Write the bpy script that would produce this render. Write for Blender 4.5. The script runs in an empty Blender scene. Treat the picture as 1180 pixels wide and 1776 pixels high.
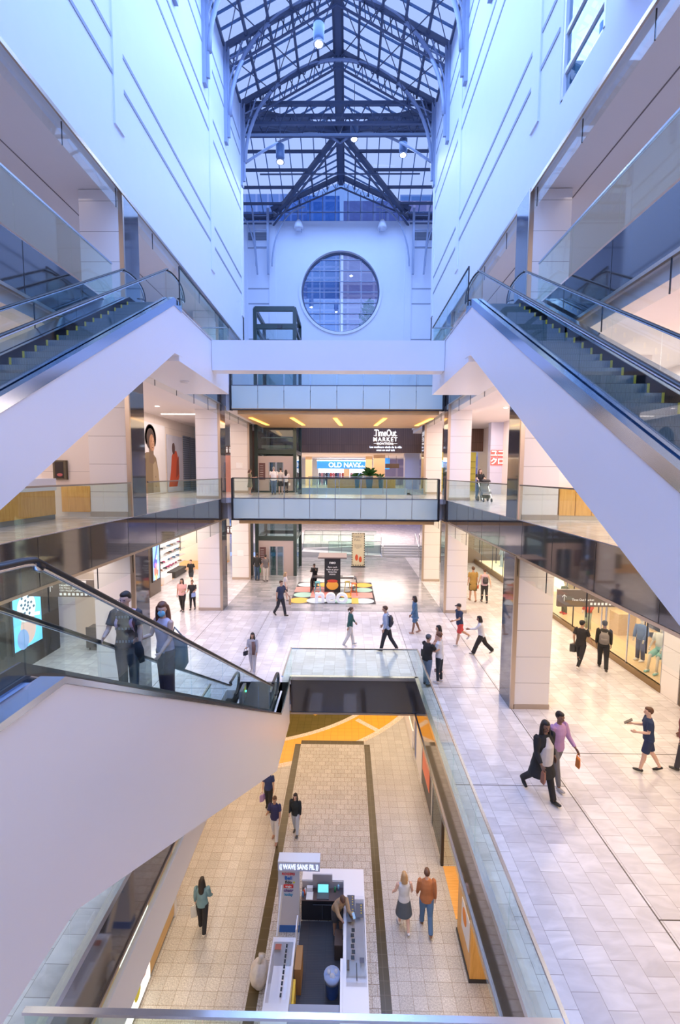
import bpy, math, random
from mathutils import Vector, Matrix
random.seed(7)
PI = math.pi
S = bpy.context.scene
COL = S.collection

# ------------------------------------------------------------------ camera
T, YAW, ROLL = math.radians(4.898), math.radians(-0.809), math.radians(0.349)
ct, st, cy, sy = math.cos(T), math.sin(T), math.cos(YAW), math.sin(YAW)
fw = Vector((sy*ct, cy*ct, -st)); ri = Vector((cy, -sy, 0)); up = ri.cross(fw)
r2 = ri*math.cos(ROLL) + up*math.sin(ROLL); u2 = up*math.cos(ROLL) - ri*math.sin(ROLL)
cd = bpy.data.cameras.new('camera'); cam = bpy.data.objects.new('camera', cd); COL.objects.link(cam)
cam.matrix_world = Matrix(((r2.x, u2.x, -fw.x, 0), (r2.y, u2.y, -fw.y, 0), (r2.z, u2.z, -fw.z, 7.5), (0, 0, 0, 1)))
cd.sensor_fit = 'VERTICAL'; cd.sensor_height = 36; cd.sensor_width = 24
cd.lens = 783.87*36/1776; cd.clip_start = 0.05; cd.clip_end = 400
S.camera = cam

# ------------------------------------------------------------------ world, exposure
w = bpy.data.worlds.new('dusk_sky'); S.world = w; w.use_nodes = True
bg = w.node_tree.nodes['Background']; bg.inputs[0].default_value = (0.44, 0.57, 1.0, 1); bg.inputs[1].default_value = 1.0
vs = S.view_settings; vs.view_transform = 'Standard'; vs.look = 'None'; vs.exposure = 0.14; vs.gamma = 1.0
try: vs.use_curve_mapping = False
except Exception: pass
S.cycles.use_denoising = True
S.cycles.max_bounces = 10; S.cycles.transparent_max_bounces = 24; S.cycles.diffuse_bounces = 5; S.cycles.glossy_bounces = 4
S.cycles.caustics_reflective = False; S.cycles.caustics_refractive = False
S.cycles.sample_clamp_indirect = 6

def area(name, loc, sx, sy_, power, color, rot=(0, 0, 0), spread=None):
    d = bpy.data.lights.new(name, 'AREA'); d.shape = 'RECTANGLE'; d.size = sx; d.size_y = sy_
    d.energy = power; d.color = color
    if spread: d.spread = spread
    o = bpy.data.objects.new(name, d); o.location = loc; o.rotation_euler = rot; COL.objects.link(o); return o
BLUE = (0.30, 0.49, 1.0); WARM = (1.0, 0.76, 0.52); PINK = (1.0, 0.82, 0.74); AMB = (1.0, 0.78, 0.54)
XL, XR, XC = -6.7, 5.335, -0.68
L0, L1, L2, LW, LB = 0.0, 6.1, 12.25, 15.75, -5.9
area('skylight_nave', (XC, 8, 29.3), 10, 36, 6300, BLUE)
area('skylight_crossing', (XC, 35.5, 29.3), 14, 10, 1250, BLUE)
for s, x in (('left', -9.6), ('right', 8.3)):
    k = 1.0 if s == 'left' else 1.55
    area('gallery_light_%s_upper' % s, (x, 8, 15.55), 4, 30, 120*k, PINK)
    area('gallery_light_%s_middle' % s, (x, 14, 10.95), 4.2, 34, (950 if s == 'left' else 1150)*k, PINK)
    area('gallery_light_%s_main' % s, (x, 14, 4.85), 4.2, 34, (1100 if s == 'left' else 760)*k, WARM if s == 'right' else PINK)
area('bridge_light_upper', (XC, 29, 10.6), 10, 6, 420, WARM)
area('bridge_light_lower', (XC, 29, 4.6), 10, 7, 560, PINK)
area('hall_light_main', (XC, 46, 4.7), 14, 8, 1700, PINK)
area('hall_light_middle', (XC, 47, 9.0), 16, 11, 1000, WARM)
area('lower_level_light_left', (-4.9, 12, -1.5), .6, 20, 300, AMB)
area('lower_level_light_right', (3.4, 14, -1.5), 0.8, 20, 330, AMB)
area('lower_level_light_far', (0, 24, -1.45), 9, 9, 420, AMB)

# ------------------------------------------------------------------ materials
MATS = {}
def mat(name, col, rough=0.5, metal=0.0, emit=None, es=0.0, noise=0.0, nscale=8.0, ior=1.5, coat=0.0, bump=0.0, alpha=None):
    if name in MATS: return MATS[name]
    m = bpy.data.materials.new(name); m.use_nodes = True; nt = m.node_tree; b = nt.nodes['Principled BSDF']
    b.inputs['Base Color'].default_value = (*col, 1); b.inputs['Roughness'].default_value = rough
    b.inputs['Metallic'].default_value = metal; b.inputs['IOR'].default_value = ior
    b.inputs['Coat Weight'].default_value = coat; b.inputs['Coat Roughness'].default_value = 0.05
    if emit: b.inputs['Emission Color'].default_value = (*emit, 1); b.inputs['Emission Strength'].default_value = es
    if noise or bump:
        tc = nt.nodes.new('ShaderNodeTexCoord'); n = nt.nodes.new('ShaderNodeTexNoise'); n.inputs['Scale'].default_value = nscale
        n.inputs['Detail'].default_value = 4; nt.links.new(tc.outputs['Object'], n.inputs['Vector'])
        if noise:
            mx = nt.nodes.new('ShaderNodeMix'); mx.data_type = 'RGBA'
            mx.inputs[6].default_value = (*[c*(1-noise) for c in col], 1); mx.inputs[7].default_value = (*[min(1, c*(1+noise)) for c in col], 1)
            nt.links.new(n.outputs['Fac'], mx.inputs[0]); nt.links.new(mx.outputs[2], b.inputs['Base Color'])
        if bump:
            bp = nt.nodes.new('ShaderNodeBump'); bp.inputs['Strength'].default_value = bump; bp.inputs['Distance'].default_value = 0.01
            nt.links.new(n.outputs['Fac'], bp.inputs['Height']); nt.links.new(bp.outputs[0], b.inputs['Normal'])
    MATS[name] = m; return m
def glass(name, tint=(0.93, 0.97, 0.96), refl=0.08, k=0.55):
    if name in MATS: return MATS[name]
    m = bpy.data.materials.new(name); m.use_nodes = True; nt = m.node_tree; nt.nodes.clear()
    out = nt.nodes.new('ShaderNodeOutputMaterial'); tr = nt.nodes.new('ShaderNodeBsdfTransparent'); gl = nt.nodes.new('ShaderNodeBsdfGlossy')
    tr.inputs[0].default_value = (*tint, 1); gl.inputs['Roughness'].default_value = 0.02; gl.inputs['Color'].default_value = (0.9, 0.95, 1, 1)
    lw = nt.nodes.new('ShaderNodeFresnel'); lw.inputs[0].default_value = 1.35
    mm = nt.nodes.new('ShaderNodeMath'); mm.operation = 'MULTIPLY_ADD'; mm.inputs[1].default_value = k; mm.inputs[2].default_value = refl
    cl = nt.nodes.new('ShaderNodeClamp'); cl.inputs['Max'].default_value = 0.4
    mx = nt.nodes.new('ShaderNodeMixShader')
    nt.links.new(lw.outputs[0], mm.inputs[0]); nt.links.new(mm.outputs[0], cl.inputs[0]); ge = nt.nodes.new('ShaderNodeNewGeometry'); fb = nt.nodes.new('ShaderNodeMath'); fb.operation = 'SUBTRACT'; fb.inputs[0].default_value = 1.0
    fr = nt.nodes.new('ShaderNodeMath'); fr.operation = 'MULTIPLY'
    nt.links.new(ge.outputs['Backfacing'], fb.inputs[1]); nt.links.new(fb.outputs[0], fr.inputs[0]); nt.links.new(cl.outputs[0], fr.inputs[1]); nt.links.new(fr.outputs[0], mx.inputs[0])
    nt.links.new(tr.outputs[0], mx.inputs[1]); nt.links.new(gl.outputs[0], mx.inputs[2]); nt.links.new(mx.outputs[0], out.inputs[0])
    MATS[name] = m; return m
def tiles(name, c1, c2, mortar, tw, th, rough=0.2, msize=0.006, offset=0.5, axis='XY', vein=0.0, rot=0.0, freq=2, noise=0.0, coat=0.0):
    m = bpy.data.materials.new(name); m.use_nodes = True; nt = m.node_tree; b = nt.nodes['Principled BSDF']
    geo = nt.nodes.new('ShaderNodeNewGeometry'); sep = nt.nodes.new('ShaderNodeSeparateXYZ'); cb = nt.nodes.new('ShaderNodeCombineXYZ')
    nt.links.new(geo.outputs['Position'], sep.inputs[0])
    nt.links.new(sep.outputs['XYZ'.index(axis[0])], cb.inputs[0]); nt.links.new(sep.outputs['XYZ'.index(axis[1])], cb.inputs[1])
    br = nt.nodes.new('ShaderNodeTexBrick'); nt.links.new(cb.outputs[0], br.inputs['Vector'])
    br.offset = offset; br.offset_frequency = freq; br.squash = 1.0
    br.inputs['Color1'].default_value = (*c1, 1); br.inputs['Color2'].default_value = (*c2, 1); br.inputs['Mortar'].default_value = (*mortar, 1)
    br.inputs['Scale'].default_value = 1; br.inputs['Mortar Size'].default_value = msize; br.inputs['Mortar Smooth'].default_value = 0.1
    br.inputs['Bias'].default_value = 0; br.inputs['Brick Width'].default_value = tw; br.inputs['Row Height'].default_value = th
    col = br.outputs['Color']
    if vein or noise:
        n = nt.nodes.new('ShaderNodeTexNoise'); n.inputs['Scale'].default_value = 1.6 if vein else 30; n.inputs['Detail'].default_value = 6; n.inputs['Distortion'].default_value = 1.4 if vein else 0
        mp = nt.nodes.new('ShaderNodeMapping'); mp.inputs['Scale'].default_value = (2.4, 0.8, 1) if vein else (1, 1, 1); mp.inputs['Rotation'].default_value = (0, 0, 0.5)
        nt.links.new(cb.outputs[0], mp.inputs[0])
        if vein:
            ad = nt.nodes.new('ShaderNodeMix'); ad.data_type = 'RGBA'; ad.blend_type = 'ADD'; ad.inputs[0].default_value = 1.0
            sc = nt.nodes.new('ShaderNodeVectorMath'); sc.operation = 'SCALE'; sc.inputs[3].default_value = 9.0
            nt.links.new(br.outputs['Color'], sc.inputs[0]); va = nt.nodes.new('ShaderNodeVectorMath'); va.operation = 'ADD'
            nt.links.new(mp.outputs[0], va.inputs[0]); nt.links.new(sc.outputs[0], va.inputs[1]); nt.links.new(va.outputs[0], n.inputs['Vector'])
        else: nt.links.new(mp.outputs[0], n.inputs['Vector'])
        rp = nt.nodes.new('ShaderNodeMapRange'); rp.inputs[1].default_value = 0.35; rp.inputs[2].default_value = 0.7
        k = vein or noise; rp.inputs[3].default_value = 1-k; rp.inputs[4].default_value = 1+k
        nt.links.new(n.outputs['Fac'], rp.inputs[0])
        mv = nt.nodes.new('ShaderNodeVectorMath'); mv.operation = 'SCALE'
        nt.links.new(col, mv.inputs[0]); nt.links.new(rp.outputs[0], mv.inputs[3]); col = mv.outputs[0]
    nt.links.new(col, b.inputs['Base Color']); b.inputs['Roughness'].default_value = rough; b.inputs['Coat Weight'].default_value = coat
    MATS[name] = m; return m
def wood(name, c1, c2, scale=3.0, axis='Z', rough=0.4, slat=None):
    m = bpy.data.materials.new(name); m.use_nodes = True; nt = m.node_tree; b = nt.nodes['Principled BSDF']
    geo = nt.nodes.new('ShaderNodeNewGeometry'); mp = nt.nodes.new('ShaderNodeMapping')
    sc = [12, 12, 12]; sc['XYZ'.index(axis)] = 1.0; mp.inputs['Scale'].default_value = sc
    n = nt.nodes.new('ShaderNodeTexNoise'); n.inputs['Scale'].default_value = scale; n.inputs['Detail'].default_value = 5; n.inputs['Distortion'].default_value = 0.6
    nt.links.new(geo.outputs['Position'], mp.inputs[0]); nt.links.new(mp.outputs[0], n.inputs['Vector'])
    mx = nt.nodes.new('ShaderNodeMix'); mx.data_type = 'RGBA'; mx.inputs[6].default_value = (*c1, 1); mx.inputs[7].default_value = (*c2, 1)
    rp = nt.nodes.new('ShaderNodeMapRange'); rp.inputs[1].default_value = 0.3; rp.inputs[2].default_value = 0.7
    nt.links.new(n.outputs['Fac'], rp.inputs[0]); nt.links.new(rp.outputs[0], mx.inputs[0]); nt.links.new(mx.outputs[2], b.inputs['Base Color'])
    b.inputs['Roughness'].default_value = rough; MATS[name] = m; return m
def panels(name, col, sx, sz, line=(0.3, 0.28, 0.27), rough=0.25, axis='XZ', ms=0.006, **k):
    return tiles(name, col, col, line, sx, sz, rough, ms, 0.0, axis, **k)

WALL = mat('white_plaster', (0.72, 0.76, 0.86), 0.6, noise=0.02, nscale=2)
GROOVE = mat('grey_reveal', (0.30, 0.33, 0.40), 0.6)
CLAD = mat('white_cladding', (0.85, 0.86, 0.92), 0.32, noise=0.015, nscale=0.7)
SOFFIT = mat('gallery_plaster', (0.80, 0.74, 0.71), 0.7, noise=0.01, nscale=2)
DARK = mat('dark_glass_panel', (0.055, 0.050, 0.052), 0.05, ior=1.9, coat=0.5)
DARKC = mat('dark_column_glass', (0.085, 0.078, 0.080), 0.06, ior=1.8, coat=0.4)
STEEL = mat('brushed_steel', (0.62, 0.64, 0.68), 0.22, 1.0, noise=0.05, nscale=20)
BRONZE = mat('champagne_metal', (0.55, 0.45, 0.36), 0.28, 1.0)
RUBBER = mat('black_rubber', (0.018, 0.018, 0.02), 0.45)
STEELB = mat('roof_steel', (0.085, 0.105, 0.17), 0.45, noise=0.05, nscale=5)
STEELL = mat('painted_arch_steel', (0.30, 0.35, 0.48), 0.4)
GLASS = glass('clear_glass'); GLASSG = glass('green_tint_glass', (0.89, 0.96, 0.93), 0.05, 0.7); GLASSB = glass('baffle_glass', (0.96, 0.98, 0.97), 0.04, 0.5); GLASSR = glass('roof_glass', (0.86, 0.92, 1.0), 0.02)
GLASSE = glass('balustrade_glass', (0.86, 0.94, 0.96), 0.04, 0.7)
GLASSS = glass('shop_window_glass', (0.97, 0.98, 0.95), 0.03, 0.4)
FROST = mat('frosted_blue_glass', (0.60, 0.72, 0.70), 0.12, coat=0.5)
BLACK = mat('black_metal', (0.03, 0.03, 0.035), 0.35)
GREEN = mat('dark_green_steel', (0.035, 0.055, 0.05), 0.35)
OAK = wood('oak_panel', (0.72, 0.36, 0.07), (0.88, 0.50, 0.13), 1.5, 'Z')
OAKX = wood('oak_soffit', (0.60, 0.36, 0.15), (0.75, 0.48, 0.22), 1.5, 'X')
COLW = panels('white_column_panel', (0.82, 0.78, 0.76), 50.0, 0.86, (0.42, 0.38, 0.36), 0.25, 'XZ', 0.008)
COLG = tiles('shadow_joint_panel', (0.80, 0.78, 0.74), (0.80, 0.78, 0.74), (0.4, 0.38, 0.36), 3, 0.86, 0.3, 0.01, 0, 'XZ')
FLOOR0 = tiles('marble_floor_tile', (0.74, 0.72, 0.74), (0.60, 0.57, 0.59), (0.33, 0.30, 0.30), 0.445, 0.415, 0.16, 0.004, 0.5, 'YX', vein=0.10)
FLOORG = tiles('grey_plank_tile', (0.25, 0.25, 0.26), (0.42, 0.41, 0.41), (0.24, 0.24, 0.24), 0.9, 0.3, 0.2, 0.004, 0.4, 'XY', vein=0.06)
FLOORB = tiles('granite_floor_tile', (0.47, 0.45, 0.42), (0.54, 0.52, 0.49), (0.30, 0.25, 0.20), 0.36, 0.33, 0.3, 0.006, 0.0, 'XY', noise=0.25)
FLOORC = tiles('granite_brick_tile', (0.46, 0.43, 0.39), (0.55, 0.52, 0.48), (0.26, 0.20, 0.15), 0.30, 0.27, 0.25, 0.007, 0.5, 'XY', noise=0.35)
BROWNT = tiles('olive_brown_tile', (0.085, 0.065, 0.03), (0.095, 0.072, 0.035), (0.15, 0.12, 0.07), 0.36, 0.33, 0.2, 0.005, 0.0, 'XY')
ORANGT = tiles('orange_floor_tile', (0.85, 0.42, 0.05), (0.80, 0.40, 0.05), (0.5, 0.25, 0.04), 0.36, 0.33, 0.25, 0.006, 0.0, 'XY')
OLIVET = tiles('dark_olive_tile', (0.12, 0.10, 0.03), (0.14, 0.11, 0.035), (0.07, 0.055, 0.02), 0.36, 0.33, 0.12, 0.006, 0.0, 'XY')
MOSAIC = tiles('pebble_border', (0.92, 0.86, 0.78), (0.62, 0.42, 0.30), (0.72, 0.58, 0.45), 0.05, 0.05, 0.4, 0.008, 0.5, 'XY', noise=0.3)
def em(name, col, s): return mat(name, col, 0.5, emit=col, es=s)
LED = em('white_led', (1.0, 0.88, 0.78), 6.0); LEDW = em('cool_led', (0.85, 0.92, 1.0), 5.0); LAMP = em('floodlight_glow', (0.80, 0.90, 1.0), 60.0)
SHOPGLOW = em('shop_light', (1.0, 0.93, 0.85), 2.2)
PAPER = mat('white_paper', (0.85, 0.85, 0.85), 0.6); PLASTW = mat('white_plastic', (0.82, 0.82, 0.86), 0.25)

# ------------------------------------------------------------------ mesh helpers
class MB:
    def __init__(s): s.v = []; s.f = []; s.mi = []; s.k = 0
    def add(s, vs_, fs):
        n = len(s.v); s.v += [tuple(p) for p in vs_]; s.f += [tuple(i+n for i in f) for f in fs]; s.mi += [s.k]*len(fs); return s
    def m(s, k): s.k = k; return s
    def box(s, x0, x1, y0, y1, z0, z1):
        x0, x1 = min(x0, x1), max(x0, x1); y0, y1 = min(y0, y1), max(y0, y1); z0, z1 = min(z0, z1), max(z0, z1)
        return s.add([(x0,y0,z0),(x1,y0,z0),(x1,y1,z0),(x0,y1,z0),(x0,y0,z1),(x1,y0,z1),(x1,y1,z1),(x0,y1,z1)],
                     [(3,2,1,0),(4,5,6,7),(0,1,5,4),(1,2,6,5),(2,3,7,6),(3,0,4,7)])
    def prism(s, poly, ax, a, b):
        # poly: 2-D outline in the plane normal to axis ax; extruded from a to b
        def P(p, t): return {'X': (t, p[0], p[1]), 'Y': (p[0], t, p[1]), 'Z': (p[0], p[1], t)}[ax]
        n = len(poly)
        return s.add([P(p, a) for p in poly] + [P(p, b) for p in poly],
                     [tuple(range(n))[::-1], tuple(range(n, 2*n))] + [(i, (i+1) % n, n+(i+1) % n, n+i) for i in range(n)])
    def bar(s, a, b, w_, h_=None, upv=(0, 0, 1)):
        a, b = Vector(a), Vector(b); d = (b-a).normalized(); h_ = h_ or w_
        u = Vector(upv)
        if abs(d.dot(u)) > 0.98: u = Vector((0, 1, 0))
        sd = d.cross(u).normalized()*w_/2; uu = sd.cross(d).normalized()*h_/2
        c = [sd+uu, sd-uu, -sd-uu, -sd+uu]
        return s.add([a+k for k in c]+[b+k for k in c], [(0,1,2,3),(7,6,5,4)]+[(i,i+4,(i+1)%4+4,(i+1)%4) for i in range(4)])
    def tube(s, pts, r, n=8, cap=True, side=None):
        pts = [Vector(p) for p in pts]; m_ = len(pts); rr = r if isinstance(r, (list, tuple)) else [r]*m_
        vsx = []; prev = Vector(side) if side else None
        for i, p in enumerate(pts):
            d = (pts[min(i+1, m_-1)]-pts[max(i-1, 0)])
            d = d.normalized() if d.length > 1e-9 else Vector((0, 0, 1))
            if prev is None: prev = d.cross(Vector((0, 0, 1)) if abs(d.z) < .9 else Vector((0, 1, 0)))
            sd = (prev - d*prev.dot(d))
            if sd.length < 1e-6: sd = d.orthogonal()
            sd.normalize()
            if side is None: prev = sd
            uu = d.cross(sd); q = rr[i]; a, b = q if isinstance(q, (tuple, list)) else (q, q)
            vsx += [p + sd*math.cos(2*PI*j/n)*a + uu*math.sin(2*PI*j/n)*b for j in range(n)]
        fs = [(i*n+j, i*n+(j+1) % n, (i+1)*n+(j+1) % n, (i+1)*n+j) for i in range(m_-1) for j in range(n)]
        if cap: fs += [tuple(range(n))[::-1], tuple(range((m_-1)*n, m_*n))]
        return s.add(vsx, fs)
    def cyl(s, x, y, z0, z1, r, n=20, r2_=None): return s.tube([(x,y,z0),(x,y,z1)], [r, r2_ if r2_ is not None else r], n, side=(1,0,0))
    def ell(s, c, rad, n=14, rot=None):
        vsx = []; c = Vector(c)
        for i in range(1, n):
            th = PI*i/n
            for j in range(n*2):
                ph = PI*j/n; p = Vector((math.sin(th)*math.cos(ph)*rad[0], math.sin(th)*math.sin(ph)*rad[1], math.cos(th)*rad[2]))
                vsx.append(c + (rot @ p if rot else p))
        a, b = Vector((0,0,rad[2])), Vector((0,0,-rad[2])); vsx += [c+(rot@a if rot else a), c+(rot@b if rot else b)]
        N = n*2; fs = [(i*N+j, (i+1)*N+j, (i+1)*N+(j+1) % N, i*N+(j+1) % N) for i in range(n-2) for j in range(N)]
        t = (n-1)*N; fs += [(t, j, (j+1) % N) for j in range(N)] + [((n-2)*N+(j+1) % N, (n-2)*N+j, t+1) for j in range(N)]
        return s.add(vsx, fs)
    def build(s, name, mats, parent=None, smooth=False, bevel=0, **tags):
        me = bpy.data.meshes.new(name); me.from_pydata([tuple(p) for p in s.v], [], s.f); me.update()
        for q in (mats if isinstance(mats, (list, tuple)) else [mats]): me.materials.append(q)
        if isinstance(mats, (list, tuple)): me.polygons.foreach_set('material_index', s.mi)
        if smooth: me.polygons.foreach_set('use_smooth', [True]*len(me.polygons))
        o = bpy.data.objects.new(name, me); COL.objects.link(o)
        if parent:
            o.parent = parent
            if parent.name in PW: o.matrix_parent_inverse = PW[parent.name]
        if bevel:
            b = o.modifiers.new('bevel', 'BEVEL'); b.width = bevel; b.segments = 2; b.limit_method = 'ANGLE'
        for k, v in tags.items(): o[k] = v
        return o
def tag(o, label=None, cat=None, group=None, kind=None):
    if label: o['label'] = label
    if cat: o['category'] = cat
    if group: o['group'] = group
    if kind: o['kind'] = kind
    return o
PW = {}
def thing(name, label, cat, loc=(0, 0, 0), rz=0, group=None, world=False):
    o = bpy.data.objects.new(name, None); COL.objects.link(o); o.empty_display_size = 0.2
    o.location = loc; o.rotation_euler = (0, 0, rz); o['label'] = label; o['category'] = cat
    if group: o['group'] = group
    if world: PW[o.name] = Matrix.Translation(Vector(loc)).inverted()
    return o
def child(name, mb, m_, p, **k): return mb.build(name, m_, p, **k)
def part(name, m_, p, **k):      # part given as lambda chain
    return lambda mb: mb.build(name, m_, p, **k)
def struct(name, mb, m_, label=None, **k):
    o = mb.build(name, m_, **k); o['kind'] = 'structure'
    if label: o['label'] = label
    return o
def dup(o, loc=None, rz=None, label=None, parent=None):
    c = o.copy(); COL.objects.link(c)
    if parent: c.parent = parent
    for ch in list(o.children):
        dup(ch, parent=c)
    if loc is not None: c.location = loc
    if rz is not None: c.rotation_euler = (0, 0, rz)
    if label: c['label'] = label
    return c
def text(name, body, size, m_, loc, rot, parent=None, ext=0.01, align='CENTER', bold=False, sx=1.0, spacing=1.0):
    cu = bpy.data.curves.new(name, 'FONT'); cu.body = body; cu.size = size; cu.extrude = ext; cu.align_x = align; cu.align_y = 'CENTER'
    cu.space_character = spacing
    if bold: cu.offset = size*0.02
    tmp = bpy.data.objects.new(name, cu); COL.objects.link(tmp); dg = bpy.context.evaluated_depsgraph_get()
    me = bpy.data.meshes.new_from_object(tmp.evaluated_get(dg)); bpy.data.objects.remove(tmp); bpy.data.curves.remove(cu)
    me.materials.clear(); me.materials.append(m_); o = bpy.data.objects.new(name, me); COL.objects.link(o)
    o.location = loc; o.rotation_euler = rot; o.scale = (sx, 1, 1)
    if parent:
        o.parent = parent
        if parent.name in PW: o.matrix_parent_inverse = PW[parent.name]
    return o
FACE = (PI/2, 0, 0)            # text that faces -Y (towards the camera)
FACE_R = (PI/2, 0, -PI/2)      # on a left wall, read from the right (faces... -X)
FACE_L = (PI/2, 0, PI/2)       # faces +X
# ================================================================== the shell
YB, YC0, YC1, YCM = -8, 30.0, 42.0, 36.0
EAVE, RIDGE, HW = 30.1, 33.1, 6.02
SXL, SXR = -12.2, 10.9
# tower walls
struct('wall_left', MB().box(XL-0.35, XL, YB, YC0, LW, EAVE+0.3), WALL, 'tall white tower wall left of the skylight')
m = MB(); wy0, wy1, wz0, wz1 = 10.37, 12.38, 16.83, 21.6
m.box(XR, XR+0.35, YB, wy0, LW, EAVE+0.3).box(XR, XR+0.35, wy1, YC0, LW, EAVE+0.3).box(XR, XR+0.35, wy0, wy1, LW, wz0).box(XR, XR+0.35, wy0, wy1, wz1, EAVE+0.3)
struct('wall_right', m, WALL, 'tall white tower wall right of the skylight')
for nm, x, sg in (('left', XL, 1), ('right', XR, -1)):
    for py in (4.4, 13.95, 23.2, 29.7):
        o = struct('trim_%s_pilaster' % nm, MB().box(x, x+sg*0.05, py-0.28, py+0.28, 17.4, EAVE), WALL, 'flat vertical strip on the %s tower wall' % nm)
    for z in (18.68, 19.65, 23.7, 24.65, 26.9, 27.8):
        m = MB()
        for a, b in ((YB, 4.1), (4.7, 13.65), (14.25, 22.9), (23.5, 29.4)):
            if nm == 'right' and z < 21 and a < 12 < b: m.box(x, x+sg*0.02, a, wy0-.15, z, z+.11).box(x, x+sg*0.02, wy1+.15, b, z, z+.11)
            else: m.box(x, x+sg*0.02, a, b, z, z+0.11)
        struct('trim_%s_reveal' % nm, m, GROOVE, 'thin grey horizontal reveal line on the %s tower wall' % nm)
    struct('trim_%s_edge' % nm, MB().box(x-0.02*sg, x+sg*0.03, YB, YC0, LW-0.07, LW+0.03), BRONZE, 'champagne metal edge along the foot of the %s tower wall' % nm)
# window in the right wall
wn = struct('window_1', MB().box(XR+0.02, XR+0.3, wy0, wy0+.1, wz0, wz1).box(XR+.02, XR+.3, wy1-.1, wy1, wz0, wz1).box(XR+.02, XR+.3, wy0, wy1, wz0, wz0+.08)
            .box(XR+.05, XR+.15, wy0, wy1, 17.48, 17.58).box(XR+.05, XR+.15, wy0, wy1, 18.4, 18.5).box(XR+.05, XR+.15, wy0, wy1, 19.4, 19.5), PLASTW, 'framed interior window high in the right tower wall')
MB().box(XR+0.1, XR+0.12, wy0+.1, wy1-.1, wz0+.08, wz1).build('pane', glass('window_pane', (0.35, 0.55, 0.68), 0.35), wn)
tag(MB().box(XR-0.75, XR-.012, 3.5, 9.6, 16.7, 17.3).build('bulkhead_box', WALL), 'white boxed bulkhead sticking out of the right wall', 'bulkhead')
# end wall behind the camera and far returns
struct('wall_front', MB().box(SXL-.3, SXR+.3, YB-.3, YB, LB, 34), WALL)
for x0, x1, nm in ((-14, XL, 'left'), (XR, 12.7, 'right')):
    struct('wall_%s' % nm, MB().box(x0, x1, YC0-.3, YC0, LW, EAVE+.3), WALL, 'white return wall of the %s transept' % nm)
struct('wall_left', MB().box(-14.2, -14, YC0, YC1, L2, EAVE), WALL); struct('wall_right', MB().box(12.7, 12.9, YC0, YC1, L2, EAVE), WALL)
# back wall with round window
cx, cz, cr = -0.67, 23.68, 3.5
N = 96; m = MB(); x0, x1, z0, z1 = -14, 12.7, L2, 29.72
def rectpt(a):
    dx, dz = math.cos(a), math.sin(a); t = 1e9
    for lim, c, d in ((x1, cx, dx), (x0, cx, dx), (z1, cz, dz), (z0, cz, dz)):
        if abs(d) > 1e-9 and (lim-c)/d > 0: t = min(t, (lim-c)/d)
    return (cx+dx*t, cz+dz*t)
angs = sorted([2*PI*i/N for i in range(N)] + [math.atan2(zz-cz, xx-cx) % (2*PI) for xx in (x0, x1) for zz in (z0, z1)])
ci = [(cx+cr*math.cos(a), cz+cr*math.sin(a)) for a in angs]; ro = [rectpt(a) for a in angs]; n = len(angs)
m.add([(p[0], YC1, p[1]) for p in ci]+[(p[0], YC1, p[1]) for p in ro]+[(p[0], YC1+.7, p[1]) for p in ci]+[(p[0], YC1+.7, p[1]) for p in ro],
      [(i, (i+1) % n, n+(i+1) % n, n+i) for i in range(n)]+[(2*n+i, 3*n+i, 3*n+(i+1) % n, 2*n+(i+1) % n) for i in range(n)]+[((i+1) % n, i, 2*n+i, 2*n+(i+1) % n) for i in range(n)]+[(n+i, n+(i+1) % n, 3*n+(i+1) % n, 3*n+i) for i in range(n)])
struct('wall_back', m, WALL, 'white end wall with a big round window')
def ring(r0, r1, y0, y1, n=96):
    m = MB(); a = [2*PI*i/n for i in range(n)]
    V = [(cx+r*math.cos(t), y, cz+r*math.sin(t)) for (r, y) in ((r0, y0), (r1, y0), (r1, y1), (r0, y1)) for t in a]
    return m.add(V, [(q*n+i, q*n+(i+1) % n, ((q+1) % 4)*n+(i+1) % n, ((q+1) % 4)*n+i) for q in range(4) for i in range(n)])
struct('trim_round_window_moulding', ring(3.5, 3.72, YC1-.12, YC1+.02), WALL, 'raised moulding around the round window')
wn = struct('window_2', ring(3.36, 3.5, YC1+.25, YC1+.45), STEELB, 'large round window with a grid of mullions')
mb = MB()
for k in range(-4, 5):
    z = k*0.93 + 0.1
    if abs(z) < 3.4: hwid = math.sqrt(3.42**2-z*z); mb.box(cx-hwid, cx+hwid, YC1+.28, YC1+.36, cz+z-.035, cz+z+.035)
for x in (-1.86, 0, 1.86):
    hh = math.sqrt(3.42**2-x*x); mb.box(cx+x-.03, cx+x+.03, YC1+.26, YC1+.34, cz-hh, cz+hh)
mb.build('mullion', STEELL, wn)
MB().add([(cx+3.4*math.cos(2*PI*i/64), YC1+.4, cz+3.4*math.sin(2*PI*i/64)) for i in range(64)], [tuple(range(64))]).build('pane', glass('round_pane', (0.80, 0.88, 1.0), 0.06), wn)
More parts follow.
